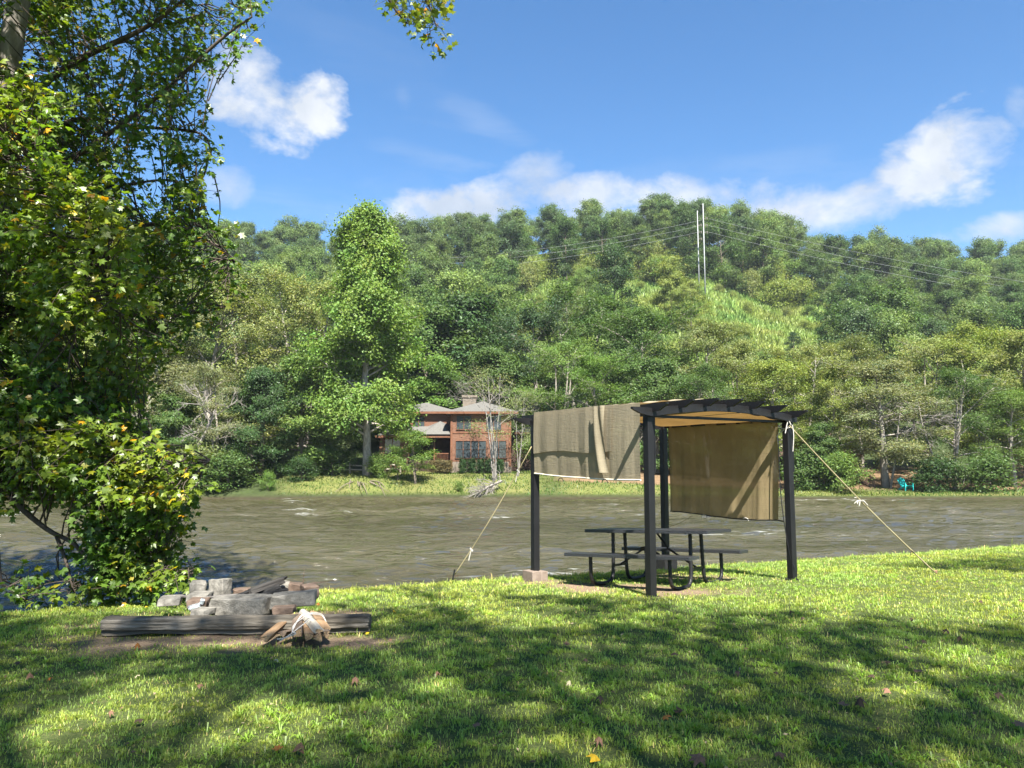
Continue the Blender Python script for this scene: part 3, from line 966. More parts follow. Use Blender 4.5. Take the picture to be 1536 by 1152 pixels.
def dead_tree(u, v, Y, H, leanx, seed, label, n1=7, rad=.16, spread=.45):
    r = np.random.default_rng(seed)
    x = (u - 768) / FPX * Y; z = float(far_z(x, Y))
    root = empty('bare_tree', (x, Y, z), label, 'tree', 'bare trees on the far bank')
    tr = MB()
    top = V(leanx, 0, H)
    pts = curve([V(0, 0, -.3), top * .35 + V(.1, 0, 0), top * .7 + V(leanx * .05, .1, 0), top], 12)
    tr.tube(pts, np.linspace(rad, rad * .35, 12), 7)
    tr.build('trunk', M_dead, root, smooth=True)
    br = MB()

    def grow(p, d, L, rr, dep):
        k = 4
        q = p + d * L * np.linspace(0, 1, k)[:, None] + np.cumsum(r.normal(size=(k, 3)) * .07 * L, 0) * np.linspace(0, 1, k)[:, None]
        br.tube(q, np.linspace(rr, rr * .5, k), 4, cap=False)
        if dep:
            for i in range(3 if dep > 1 else 4):
                t = r.uniform(.35, 1)
                pp = q[0] + (q[-1] - q[0]) * t
                grow(pp, nrm(d + r.normal(size=3) * .55 + V(0, 0, .05)), L * .6, rr * .55, dep - 1)
    for i in range(n1):
        t = r.uniform(.55, 1.0)
        p = pts[int(t * 11)]
        d = nrm(r.normal(size=3) * V(1, .7, .5) + V(0, 0, spread))
        grow(p, d, H * r.uniform(.22, .42), rad * .3, 3)
    br.build('branches', M_dead, root)
    return root


dead_tree(268, 712, 68.8, 6.8, 3.2, 1, 'bare grey trunk leaning right at the water edge on the far bank', 8, .22)
dead_tree(232, 690, 69.5, 5.2, -2.6, 2, 'bare grey forked snag leaning left behind the foliage', 7, .16)
dead_tree(243, 690, 71, 5.0, .3, 3, 'short upright bare snag between two leaning ones', 6, .16)
dead_tree(1330, 700, 71.5, 7.5, 1.4, 5, 'bare pale branches sticking out over the turquoise chair', 9, .12, .1)
dead_tree(1405, 690, 71, 8.0, -1.6, 6, 'bare grey branches fanning out on the right bank', 9, .12, .2)
dead_tree(745, 640, 71.5, 8.5, -.8, 7, 'fine bare branches of a dying tree before the house', 10, .08, .5)

# fallen brush at the water
root = empty('fallen_branch', P(735, 742, 67.0), 'grey dead fallen branch lying at the far water edge', 'branch')
br = MB(); r = np.random.default_rng(12)
p0 = P(752, 722, 67.8) - np.array(root.location); p1 = P(720, 738, 66.2) - np.array(root.location)
br.tube(curve([p0, p0 * .5 + p1 * .5 + V(0, 0, .1), p1], 8), np.linspace(.13, .05, 8), 6)
tw = MB()
for i in range(60):
    t = r.random(); s = p0 + (p1 - p0) * t
    d = nrm(V(-.9, -.3, -.25) + r.normal(size=3) * .5)
    L = r.uniform(.8, 2.6)
    k = curve([s, s + d * L * .5 + r.normal(size=3) * .12, s + d * L + V(0, 0, -.2)], 5)
    tw.tube(k, np.linspace(.028, .01, 5), 4, cap=False)
    for j in range(4):
        e = k[r.integers(1, 5)]
        tw.tube([e, e + nrm(d + r.normal(size=3) * .7) * L * .3], [.014, .007], 4, cap=False)
br.build('limb', M_dead, root); tw.build('twigs', M_dead, root)

# exposed roots under the tulip tree
root = empty('root_tangle', P(540, 740, 67.2), 'tangle of exposed grey roots beneath the tulip tree', 'roots')
rt = MB(); r = np.random.default_rng(31)
b0 = np.array([(538 - 768) / FPX * 74, 74, float(far_z((538 - 768) / FPX * 74, 74)) + .3]) - np.array(root.location)
for i in range(26):
    uu = r.uniform(502, 590)
    e = P(uu, r.uniform(734, 747), r.uniform(66.0, 68.5)) - np.array(root.location)
    s = b0 * .45 + e * .55 + r.normal(size=3) * V(.3, .3, .1)
    rt.tube(curve([s, (s + e) / 2 + r.normal(size=3) * .15 + V(0, 0, .06), e + V(0, 0, -.1)], 7), np.linspace(.06, .02, 7), 5)
rt.build('roots', M_bark, root)
# stout buttressed trunk of the tulip tree reaches the water edge
for o_ in (root,): pass

# ================================================================== UTILITY POLES AND WIRES
M_pole = rough_mat('galvanised_pole', (.26, .275, .275), (.36, .37, .37), .55, 3, bump=.1)
M_wire = rough_mat('wire', (.26, .27, .26), (.32, .33, .32), .5, 3, bump=0)
M_ins = rough_mat('insulator', (.10, .09, .08), (.16, .14, .12), .5, 3, bump=0)
poles = []
for (u, vt, Y, r0, lab) in [(1063, 305, 188, .17, 'taller pale utility pole, the nearer of the two on the hill'), (1054, 316, 193, .16, 'pale utility pole standing just left of the taller one')]:
    x = (u - 768) / FPX * Y; z = float(far_z(x, Y)); zt = P(u, vt, Y)[2]
    root = empty('utility_pole', (x, Y, z), lab, 'utility pole', 'utility poles on the hill')
    MB().tube([V(0, 0, -1), V(0, 0, (zt - z) * .5), V(0, 0, zt - z)], [r0, r0 * .8, r0 * .5], 10).build('shaft', M_pole, root, smooth=True)
    for dz in (4.0, 5.8, 7.6):
        MB().tube([V(0, 0, zt - z - dz), V(.9, 0, zt - z - dz + .35)], [.10, .06], 6).tube([V(.9, 0, zt - z - dz + .45), V(.9, 0, zt - z - dz - .15)], .11, 8).build('insulator', M_ins, root)
    poles.append((x, Y, zt))
k = 0
for (u0, v0, u1, v1, Y1, sag, lab) in [
    (1063, 328, 1750, 450, 200, 2.2, 'top wire running right from the poles'), (1063, 338, 1750, 462, 200, 2.2, 'middle wire running right from the poles'),
    (1063, 348, 1750, 474, 200, 2.2, 'bottom wire running right from the poles'),
    (1053, 330, 560, 392, 215, 2.4, 'top wire running left from the poles'), (1053, 338, 560, 400, 215, 2.4, 'middle wire running left from the poles'),
    (1053, 347, 560, 410, 215, 2.4, 'bottom wire running left from the poles')]:
    a = P(u0, v0, 188 if u0 == 1063 else 193); b = P(u1, v1, Y1)
    t = np.linspace(0, 1, 24)[:, None]
    pts = a + (b - a) * t; pts[:, 2] -= (4 * sag * t * (1 - t))[:, 0]
    o_ = MB().tube(pts, .034, 4).build('power_line', M_wire)
    tag(o_, lab, 'wire', 'power lines across the hill')

# ================================================================== HOUSE
def siding(name, c1, c2, pitch=.18):
    m, nt, out = newmat(name)
    tc = N(nt, 'ShaderNodeTexCoord'); sp = N(nt, 'ShaderNodeSeparateXYZ'); nt.links.new(tc.outputs['Object'], sp.inputs[0])
    f = N(nt, 'ShaderNodeMath', operation='MULTIPLY'); nt.links.new(sp.outputs[2], f.inputs[0]); f.inputs[1].default_value = 1 / pitch
    fr = N(nt, 'ShaderNodeMath', operation='FRACT'); nt.links.new(f.outputs[0], fr.inputs[0])
    n = N(nt, 'ShaderNodeTexNoise', i_Scale=3.0, i_Detail=6.0)
    mp = N(nt, 'ShaderNodeMapping'); mp.inputs['Scale'].default_value = (.5, .5, 5); nt.links.new(tc.outputs['Object'], mp.inputs[0]); nt.links.new(mp.outputs[0], n.inputs['Vector'])
    col = ramp(nt, n.outputs[0], [(.3, c1), (.7, c2)])
    gr_ = ramp(nt, fr.outputs[0], [(0, (.35, .35, .35)), (.12, (1, 1, 1))])
    mu = N(nt, 'ShaderNodeMix', data_type='RGBA', blend_type='MULTIPLY'); mu.inputs[0].default_value = 1
    nt.links.new(col, mu.inputs[6]); nt.links.new(gr_, mu.inputs[7])
    b = N(nt, 'ShaderNodeBsdfPrincipled', i_Roughness=.7); nt.links.new(mu.outputs[2], b.inputs['Base Color'])
    bp = N(nt, 'ShaderNodeBump', i_Strength=.6, i_Distance=.03); nt.links.new(fr.outputs[0], bp.inputs['Height']); nt.links.new(bp.outputs[0], b.inputs['Normal'])
    nt.links.new(b.outputs[0], out.inputs[0])
    return m


M_sid = siding('cedar_siding', (.115, .052, .028), (.165, .078, .043))
M_trim = rough_mat('house_trim', (.10, .045, .026), (.15, .07, .04), .6, 3, bump=.1)
M_roof = rough_mat('roof_shingle', (.075, .073, .066), (.13, .126, .116), .9, 10, (1, 1, 1), .5, 30)
M_glass = newmat('window_glass')[0]
_nt = M_glass.node_tree; _o = _nt.nodes[0]
_b = N(_nt, 'ShaderNodeBsdfPrincipled', i_Roughness=.08); _b.inputs['Base Color'].default_value = (.035, .045, .05, 1); _b.inputs['Specular IOR Level'].default_value = .6
_nt.links.new(_b.outputs[0], _o.inputs[0])
M_darkint = rough_mat('porch_interior', (.03, .02, .015), (.06, .04, .03), .9, 2, bump=0)
M_stone_h = rough_mat('foundation_stone', (.10, .085, .068), (.18, .15, .12), .9, 3, bump=.5)
M_rail = rough_mat('weathered_rail', (.24, .20, .16), (.40, .35, .29), .9, 5, (1, 1, 1), .3)

HY = 76.0
hx = lambda u, Y=HY: (u - 768) / FPX * Y
hz = lambda v, Y=HY: float(P(768, v, Y)[2])
house = empty('brown_house', (hx(676), HY, .5), 'two-storey orange-brown timber house with grey hip roofs on the far bank', 'house')
HO = np.array([hx(676), HY, .5])


def hb(mb, u0, u1, v0, v1, Y0, dep, Yr=None):
    """box from pixel extents at front face depth Y0, extends back by dep"""
    x0, x1, z0, z1 = hx(u0, Y0), hx(u1, Y0), hz(v1, Y0), hz(v0, Y0)
    mb.box(V((x0 + x1) / 2, Y0 + dep / 2, (z0 + z1) / 2) - HO, (abs(x1 - x0), dep, z1 - z0))
    return mb


w_ = MB()
hb(w_, 677, 766, 616, 710, HY, 9)            # right block
w_.build('wall', M_sid, house)
w_ = MB(); hb(w_, 586, 677.2, 617, 654, HY + 3.4, 5.6); w_.build('wall', M_sid, house)
w_ = MB(); hb(w_, 570, 612, 652, 712, HY + .9, 8); w_.build('wall', M_sid, house)
w_ = MB(); hb(w_, 612, 677.5, 654, 700, HY + 3.5, 5); w_.build('porch_back_wall', M_darkint, house)
w_ = MB(); hb(w_, 766, 806, 650, 715, HY + 4, 4); w_.build('side_porch', M_darkint, house)  # porch shade drawn as a solid block of dark colour
w_ = MB(); hb(w_, 612, 677.5, 690, 712, HY + 1.0, 2.4); w_.build('porch_floor', M_darkint, house)
w_ = MB(); hb(w_, 676, 767, 692.5, 712, HY - .05, .2)
w_.build('foundation', M_stone_h, house)
# corner boards and belt course
w_ = MB()
for u0, u1, v0, v1 in [(675.8, 678.8, 617, 700), (763, 766.8, 617, 700), (678.9, 762.9, 690, 692.4), (678.9, 762.9, 648, 650)]:
    hb(w_, u0, u1, v0, v1, HY - .06, .08)
w_.build('corner_board', M_trim, house)


def hwin(u0, u1, v0, v1, Y, n=2):
    fr = MB(); t = .55
    hb(fr, u0 - t, u1 + t, v0 - t, v0, Y - .09, .1); hb(fr, u0 - t, u1 + t, v1, v1 + t * 1.3, Y - .12, .13)
    for i in range(n + 1):
        uu = u0 + (u1 - u0) * i / n
        hb(fr, uu - .45, uu + .45, v0 + .05, v1 - .05, Y - .085, .09)
    f = fr.build('window', M_trim, house)
    for i in range(n):
        a = u0 + (u1 - u0) * i / n + .45; b = u0 + (u1 - u0) * (i + 1) / n - .45
        g_ = MB(); hb(g_, a, b, v0, v1, Y - .03, .05); o = g_.build('pane', M_glass, f)
        g_ = MB(); hb(g_, a, b, (v0 + v1) / 2 - .25, (v0 + v1) / 2 + .25, Y - .06, .04); g_.build('sash_bar', M_darkint, f)


hwin(683.5, 729.5, 661.5, 687, HY, 4); hwin(736.5, 759.5, 661.5, 687, HY, 2); hwin(684.5, 707, 623.5, 644, HY, 2); hwin(729, 752, 623.5, 645, HY, 2)
hwin(619, 637, 625, 639.5, HY + 3.4, 2); hwin(577.5, 601, 659, 680, HY + .9, 2)


def hip(u0, u1, v0, Y0, Y1, rise, over=.55, name='roof', ridge=.35):
    x0, x1 = hx(u0, Y0) - over, hx(u1, Y0) + over; y0, y1 = Y0 - over, Y1 + over; z = hz(v0, Y0)
    w = min(x1 - x0, y1 - y0) / 2
    if x1 - x0 >= y1 - y0:
        r0, r1 = (x0 + w, (y0 + y1) / 2), (x1 - w, (y0 + y1) / 2)
    else:
        r0, r1 = ((x0 + x1) / 2, y0 + w), ((x0 + x1) / 2, y1 - w)
    b = [(x0, y0), (x1, y0), (x1, y1), (x0, y1)]
    v = [V(*p, z - .22) for p in b] + [V(*p, z) for p in b] + [V(*r0, z + rise), V(*r1, z + rise)]
    mb = MB(); mb.add(np.array(v) - HO)
    mb.poly = [[3, 2, 1, 0], [0, 1, 5, 4], [1, 2, 6, 5], [2, 3, 7, 6], [3, 0, 4, 7]]
    if x1 - x0 >= y1 - y0:
        mb.poly += [[4, 5, 9, 8], [5, 6, 9], [6, 7, 8, 9], [7, 4, 8]]
    else:
        mb.poly += [[4, 5, 8], [5, 6, 9, 8], [6, 7, 9], [7, 4, 8, 9]]
    rf = mb.build(name, M_roof, house)
    fb = MB()
    fb.box(V((x0 + x1) / 2, y0 - .03, z - .13) - HO, (x1 - x0 + .1, .06, .22)); fb.box(V(x1 + .03, (y0 + y1) / 2, z - .13) - HO, (.06, y1 - y0, .22)); fb.box(V(x0 - .03, (y0 + y1) / 2, z - .13) - HO, (.06, y1 - y0, .22))
    fb.build('fascia', M_trim, rf)
    return rf


r1_ = hip(677, 768, 617.5, HY, HY + 9, 1.25)
hip(588, 680, 617.5, HY + 3.4, HY + 9.5, 1.15)
hip(571.5, 677, 653, HY + .7, HY + 3.2, .95, .4)
hip(776, 812, 648, HY + 4, HY + 8, .6, .3)
# gable-like hip over the porch
mb = MB(); zb = hz(652, HY + .4)
mb.add(np.array([V(hx(632), HY + .1, zb + .03), V(hx(676), HY + .1, zb + .03), V(hx(676), HY + 3.3, zb + .9), V(hx(634), HY + 3.3, zb + .9), V(hx(657), HY + 2.5, zb + 1.45)]) - HO)
mb.poly = [[0, 1, 4], [1, 2, 4], [2, 3, 4], [3, 0, 4], [3, 2, 1, 0]]
mb.build('porch_roof', M_roof, house)
ch = MB(); hb(ch, 694, 714, 596, 616, HY + 4, 1.3); hb(ch, 692.5, 715.5, 592.5, 596, HY + 3.9, 1.5); ch.build('chimney', M_stone_h, house)
bl = MB()
for uu in range(577, 611, 3): hb(bl, uu, uu + .5, 640, 648, HY + 1.2, .05)
hb(bl, 576, 610, 638.6, 639.8, HY + 1.2, .08)
bl.build('balcony_rail', M_trim, house)
pr_ = MB()
for uu in range(653, 676, 2): hb(pr_, uu, uu + .45, 681.5, 690, HY + 1.1, .05)
hb(pr_, 651, 677, 679.5, 681, HY + 1.08, .09); pr_.build('porch_rail', M_trim, house)
for uu in (613, 651): 
    p_ = MB(); hb(p_, uu, uu + 1.6, 654, 700, HY + 1.0, .14); p_.build('porch_post', M_trim, house)
cloth = MB(); hb(cloth, 578, 585, 640, 648, HY + 1.05, .1); tag(cloth.build('towel', rough_mat('towel', (.7, .7, .68), (.8, .8, .78), .9, 3)), 'white towel hanging over the balcony rail of the brown house', 'towel').location = HO

# urn-shaped clipped shrubs along the front
hedge_w, hedge_l = gen_tree(460, 1.6, .62, .12, lambda h: .55 + .45 * math.sin(min(1, h * 1.1) * 2.0), .5, 1.2, 0, 26, 4, 4, 22, .10, .10, .05, twig=1.8, upn=.6, outn=.7, rndn=.5, cvar=.2, wsub=False)
phd = Proto('clipped_shrub', 1.6, hedge_w, hedge_l, M_bark)
for i, u in enumerate((655, 668, 695, 708, 721, 733, 750)):
    x = hx(u, HY - 1); phd.place(x, HY - 1, float(far_z(x, HY - 1)) - .05, 1.05 if i > 1 else 1.0, i * 1.3, (.045, .09, .028) if i > 1 else (.12, .10, .045),
                                 'clipped round shrub in the row along the front wall of the brown house' if i > 1 else 'brownish low shrub in front of the dark porch opening', 'shrub', 'clipped shrubs before the brown house' if i > 1 else 'low shrubs before the porch', 1.0 if i > 1 else 1.8)

# rail fence ----------------------------------------------------------
fx0, fx1, FY = hx(425, 75), hx(600, 74.2), 75
fence = empty('rail_fence', ((fx0 + fx1) / 2, FY, 0), 'weathered split-rail fence on the far bank left of the house', 'fence')
FO = np.array(fence.location)
nps = 8
for i in range(nps):
    x = fx0 + (fx1 - fx0) * i / (nps - 1); z = float(far_z(x, FY))
    MB().box(V(x, FY, z + .5) - FO, (.13, .13, 1.15)).build('post', M_rail, fence)
for dz in (.45, .85):
    for i in range(nps - 1):
        xa = fx0 + (fx1 - fx0) * i / (nps - 1); xb = fx0 + (fx1 - fx0) * (i + 1) / (nps - 1)
        MB().bar(V(xa + .08, FY, float(far_z(xa, FY)) + dz) - FO, V(xb - .08, FY, float(far_z(xb, FY)) + dz) - FO, .06, .12).build('rail', M_rail, fence)

# cabin at the right and its stairs ------------------------------------
CX, CY_ = hx(1236, 80), 80.0
cz = float(far_z(CX, CY_))
cabin = empty('cabin', (CX, CY_, cz), 'small dark cabin with a brown shingle roof hidden in trees at right', 'house')
M_cabroof = rough_mat('brown_shingle', (.20, .13, .10), (.34, .24, .19), .9, 8, bump=.4)
zt = hz(683, CY_) - cz
MB().box(V(0, 3, zt / 2 - .3), (6.0, 6, zt + .6)).build('wall', M_darkint, cabin)
mb = MB(); e = .5; pk = zt + 2.6
mb.prism([V(-3 - e, -e, zt - .1), V(3 + e, -e, zt - .1), V(0, -e, pk)], V(0, 6 + 2 * e, 0)); mb.build('roof', M_cabroof, cabin)
MB().box(V(0, -e - .06, zt - .02), (7.1, .08, .22)).build('fascia', M_trim, cabin)
MB().box(V(-1.2, -.04, zt * .55), (1.2, .06, 1.0)).build('window', M_glass, cabin)
sx0, sz0 = hx(1277, 74), P(1277, 706, 74)[2]
sx1, sz1 = hx(1307, 73), P(1307, 734, 73)[2]
stairs = empty('wooden_stairs', (sx1, 73, sz1), 'weathered wooden stairs descending the right bank under the trees', 'stairs')
SO = np.array([sx1, 73, sz1])
a = V(sx0, 74.5, sz0) - SO; b = V(sx1, 72.8, sz1) - SO
M_stair = rough_mat('stair_wood', (.20, .12, .08), (.34, .23, .16), .9, 5, bump=.3)
for off in (0, 1.1):
    o = V(.25 * off, .9 * off, 0)
    MB().bar(a + o, b + o, .07, .28).build('stringer', M_stair, stairs)
    MB().bar(a + o + V(0, 0, .95), b + o + V(0, 0, .95), .07, .10).build('handrail', M_stair, stairs)
    for t in (0.02, .35, .68, .98):
        p = a + (b - a) * t + o
        MB().box(p + V(0, .06, .42), (.09, .05, .95)).build('baluster', M_stair, stairs)
for i in range(9):
    p = a + (b - a) * (i + .5) / 9
    MB().box(p + V(.13, .5, .1), (.30, .95, .05)).build('tread', M_stair, stairs)

# turquoise adirondack chair ------------------------------------------
M_turq = rough_mat('turquoise_paint', (.02, .36, .36), (.03, .44, .42), .45, 4, bump=.05)
cx, cy = hx(1353, 70.5), 70.5; cz = float(far_z(cx, cy))
chair = empty('garden_chair', (cx, cy, cz), 'turquoise slatted garden chair alone on the far bank', 'chair')
chair.rotation_euler = (0, 0, R(12)); chair.scale = (1.25, 1.25, 1.25)
for i in range(5):
    xo = (i - 2) * .105; h = .98 - abs(i - 2) * .06
    MB().bar(V(xo, .15, .32), V(xo * 1.15, .48, h), .095, .022).build('back_slat', M_turq, chair)
for i in range(5):
    MB().bar(V(-.27, -.38 + i * .11, .40 - i * .03), V(.27, -.38 + i * .11, .40 - i * .03), .1, .022).build('seat_slat', M_turq, chair)
for s in (-1, 1):
    MB().bar(V(s * .36, -.45, .58), V(s * .36, .35, .56), .12, .025).build('armrest', M_turq, chair)
    MB().box(V(s * .32, -.38, .28), (.03, .1, .58)).build('leg', M_turq, chair)
    MB().bar(V(s * .29, -.42, .36), V(s * .29, .5, .04), .03, .12).build('leg', M_turq, chair)

# ================================================================== SHADE FRAME (PERGOLA)
PN, PR_ = V(1.73, 9.82), V(4.00, 11.25)
uu_ = nrm(PR_ - PN); vv_ = V(-uu_[1], uu_[0])
LU, LV = 2.68, 2.58
PL, PF = PN + vv_ * LV, PR_ + vv_ * LV
RZ = np.stack([np.append(uu_, 0), np.append(vv_, 0), V(0, 0, 1)], 1)
M_blk = rough_mat('black_painted_steel', (.006, .006, .007), (.011, .011, .012), .45, 3, bump=.12, bscale=60, spec=.3)
perg = empty('pergola', (PN[0], PN[1], 0), 'black steel shade frame with arched slatted roof on the lawn', 'pergola')


def pg(a, b, z):
    p = a * np.append(uu_, 0) + b * np.append(vv_, 0)
    return V(p[0], p[1], z)


def pbox(a, b, z, sa, sb, sz):
    return MB().box(pg(a, b, z), (sa, sb, sz), RZ)


ZT = 2.275
zN = -.04; zL = -.02; zF = -.02; zR = float(lawn_z(PR_[0], PR_[1]))
for (a, b, z0) in [(0, 0, -.08), (LU, 0, -.08), (0, LV, -.02), (LU, LV, -.01)]:
    ps = pbox(a, b, (z0 + ZT) / 2, .10, .10, ZT - z0).build('post', M_blk, perg, bevel=.006)
    if b == 0:
        # slim sleeve strip screwed to the upper post
        pbox(a + .055 + .012, b - .02, ZT - .42, .02, .05, .75).build('bracket', M_blk, ps)
for (a, b) in [(LU, 0), (0, 0)]:
    pbox(a, b, -.045, .16, .16, .02).build('base_plate', M_blk, perg)


def archz(a):
    t = (a / LU) * 2 - 1
    return ZT - .04 + .105 * (1 - t * t)


for b in (0, LV):
    n = 28; A_ = np.linspace(-.34, LU + .10, n)
    top = []; bot = []
    for a in A_:
        z = archz(a) if a >= 0 else archz(0) - .0 * a
        if a < 0: z = archz(0) + .01
        if a > LU: z = archz(LU)
        taper = np.clip((a + .34) / .16, .25, 1)
        top.append(z + .055); bot.append(z + .055 - .10 * taper)
    mb = MB()
    for dd in (-.022, .022):
        pass
    v = []
    for a, zt_, zb_ in zip(A_, top, bot):
        for (db, zz) in [(-.022, zt_), (.022, zt_), (.022, zb_), (-.022, zb_)]:
            v.append(pg(a, b + db + (-.08 if b == 0 else .08), zz))
    q = []
    for i in range(n - 1):
        for j in range(4):
            q.append([i * 4 + j, i * 4 + (j + 1) % 4, (i + 1) * 4 + (j + 1) % 4, (i + 1) * 4 + j])
    q += [[3, 2, 1, 0], [n * 4 - 4, n * 4 - 3, n * 4 - 2, n * 4 - 1]]
    mb.add(v, q=q); mb.build('arched_beam', M_blk, perg)
NS = 7
SL = [LU * i / (NS - 1) for i in range(NS)]
for i, a in enumerate(SL):
    z = archz(a) + .055
    poly = [(-.36, z + .062), (LV + .36, z + .062), (LV + .36, z + .04), (LV + .20, z - .035), (-.20, z - .035), (-.36, z + .04)]
    mb = MB(); mb.prism([pg(a - .02, b_, z_) for b_, z_ in poly], pg(.04, 0, 0)); mb.build('roof_slat', M_blk, perg)
# straight tie rods at both open ends
pbox(.0, LV / 2, ZT - .04, .04, LV - .12, .06).build('crossbar', M_blk, perg)
pbox(LU, LV / 2, ZT - .04, .04, LV - .12, .06).build('crossbar', M_blk, perg)
pbox(LU / 2, 0, ZT - .075, LU - .12, .035, .035).build('crossbar', M_blk, perg)
pbox(LU / 2, LV, ZT - .075, LU - .12, .035, .035).build('crossbar', M_blk, perg)

# paving blocks under the two riverside posts ---------------------------
M_blkst = rough_mat('concrete_block', (.13, .10, .08), (.21, .17, .14), .95, 12, bump=.5, bscale=60)
for (a, b, zt_, lab) in [(0, LV, -.02, 'two stacked tan concrete blocks under the left post'), (LU, LV, -.01, 'tan concrete blocks under the rear post behind the table')]:
    c = np.append(PN, 0) + pg(a, b, 0)
    gz = float(lawn_z(c[0], c[1]))
    root = empty('footing_block', (c[0], c[1], gz), lab, 'block')
    h = zt_ - gz + .05
    root.rotation_euler = (0, 0, R(32))
    MB().box(V(-.075, 0, h / 2 - .05), (.14, .28, h)).build('block', M_blkst, root, bevel=.008)
    MB().box(V(.075, .005, h / 2 - .055), (.14, .27, h - .01)).build('block', M_blkst, root, bevel=.008)

# fabric -----------------------------------------------------------------
def fabric_mat(name, base, trans, alpha=.05):
    m, nt, out = newmat(name)
    tc = N(nt, 'ShaderNodeTexCoord')
    n = N(nt, 'ShaderNodeTexNoise', i_Scale=3.0, i_Detail=8.0, i_Roughness=.7); mp = N(nt, 'ShaderNodeMapping'); mp.inputs['Scale'].default_value = (1, 1, .6)
    nt.links.new(tc.outputs['Object'], mp.inputs[0]); nt.links.new(mp.outputs[0], n.inputs['Vector'])
    col = ramp(nt, n.outputs[0], [(.25, tuple(c * .82 for c in base)), (.7, tuple(min(1, c * 1.12) for c in base))])
    d = N(nt, 'ShaderNodeBsdfDiffuse'); t = N(nt, 'ShaderNodeBsdfTranslucent')
    tcol = N(nt, 'ShaderNodeMix', data_type='RGBA', blend_type='MULTIPLY'); tcol.inputs[0].default_value = 1; tcol.inputs[7].default_value = (1.0, .74, .42, 1)
    nt.links.new(col, d.inputs[0]); nt.links.new(col, tcol.inputs[6]); nt.links.new(tcol.outputs[2], t.inputs[0])
    w1 = N(nt, 'ShaderNodeTexNoise', i_Scale=30.0, i_Detail=5.0, i_Roughness=.65); mp1 = N(nt, 'ShaderNodeMapping'); mp1.inputs['Scale'].default_value = (.25, .25, 2.2)
    nt.links.new(tc.outputs['Object'], mp1.inputs[0]); nt.links.new(mp1.outputs[0], w1.inputs['Vector'])
    w2 = N(nt, 'ShaderNodeTexNoise', i_Scale=14.0, i_Detail=6.0, i_Roughness=.6); mp2 = N(nt, 'ShaderNodeMapping'); mp2.inputs['Scale'].default_value = (1.6, 1.6, .35)
    nt.links.new(tc.outputs['Object'], mp2.inputs[0]); nt.links.new(mp2.outputs[0], w2.inputs['Vector'])
    ad = N(nt, 'ShaderNodeMath', operation='ADD'); nt.links.new(w1.outputs[0], ad.inputs[0]); nt.links.new(w2.outputs[0], ad.inputs[1])
    bp = N(nt, 'ShaderNodeBump', i_Strength=.3, i_Distance=.015); nt.links.new(ad.outputs[0], bp.inputs['Height'])
    nt.links.new(bp.outputs[0], d.inputs['Normal'])
    m1 = N(nt, 'ShaderNodeMixShader'); m1.inputs[0].default_value = trans; nt.links.new(d.outputs[0], m1.inputs[1]); nt.links.new(t.outputs[0], m1.inputs[2])
    tr = N(nt, 'ShaderNodeBsdfTransparent'); m2 = N(nt, 'ShaderNodeMixShader'); m2.inputs[0].default_value = alpha
    nt.links.new(m1.outputs[0], m2.inputs[1]); nt.links.new(tr.outputs[0], m2.inputs[2]); nt.links.new(m2.outputs[0], out.inputs[0])
    return m


M_fab = fabric_mat('shade_cloth', (.285, .248, .175), .28, .04)
canopy = empty('shade_canopy', (PN[0], PN[1], 0), 'tan woven shade cloth draped over the black frame and hanging on two sides', 'canopy')


def fold(b, seed, amp):
    n_ = lambda s_: float(vnoise(b + seed, 0.3, s_, 2)) - .5
    return amp * (n_(2.1) * 1.9 + n_(5.3) * 1.3 + n_(11.0) * .7)


M_fab_shaded = fabric_mat('shade_cloth_shaded', (.235, .185, .105), .34, .05)  # same cloth throughout, the darker brown here stands for its shaded look


def sheet(name, nb, nz_, f, sag=True):
    g_ = np.array([[f(i / (nb - 1), j / (nz_ - 1)) for j in range(nz_)] for i in range(nb)])
    return MB().grid(g_, nb, nz_).build(name, M_fab_shaded if name in ('rear_curtain', 'inner_roof_cloth') else M_fab, canopy, smooth=True)


B0, B1 = .09, LV - .06


def top_sheet(s, t):
    b = B0 + (B1 - B0) * s; a = -.035 + (1.34) * t
    z = archz(max(a, 0)) + .055 + .085 - .02 * abs(math.sin(t * math.pi * 3.5)) + .006 * math.sin(b * 18 + t * 5)
    return pg(a, b, z)


sheet('roof_cloth', 60, 40, top_sheet)


def left_drop(s, t):
    b = B0 + (B1 - B0) * s
    H_ = .93 + .05 * math.sin(s * 3.1) + (.06 if s < .5 else 0) * (1 - s * 2)
    z = archz(0) + .14 - H_ * t
    # hourglass pull near the lens-side quarter
    pull = math.exp(-((s - .34) / .06) ** 2) * .05 * t
    a = -.045 - fold(b, 1.3, .026) * (.35 + .9 * t) - .012 * math.sin(t * 3) + 0
    return pg(a, b, z)


sheet('left_curtain', 120, 60, left_drop)


def left_outer(s, t):
    b = B0 + (B1 - B0) * (.22 + .775 * s)
    z = archz(0) + .147 - (.62 + .02 * math.sin(s * 7)) * t
    a = -.064 - fold(b, 1.3, .026) * (.35 + .9 * t * .65) - .012 * math.sin(t * 1.95)
    return pg(a, b, z)


sheet('left_overlap_cloth', 110, 50, left_outer)


def left_twist(s, t):
    b = B0 + (B1 - B0) * (.26 + .10 * s) - .05 * t + .03 * math.sin(t * 3)
    z = archz(0) + .14 - .90 * t
    a = -.118 - .035 * math.sin(s * math.pi) - .02 * math.sin(s * 9 + t * 4)
    return pg(a, b, z)


sheet('gathered_fold', 14, 30, left_twist)


def right_drop(s, t):
    b = .15 + (LV - .28) * s
    z = ZT - .015 - (1.49 + .02 * math.sin(s * 5)) * t
    a = LU - .02 + fold(b, 2.2, .060) * (.25 + .9 * t) + .02 * math.sin(t * 2.6)
    b2 = b + .09 * t * (1 - s)
    return pg(a, b2, z)


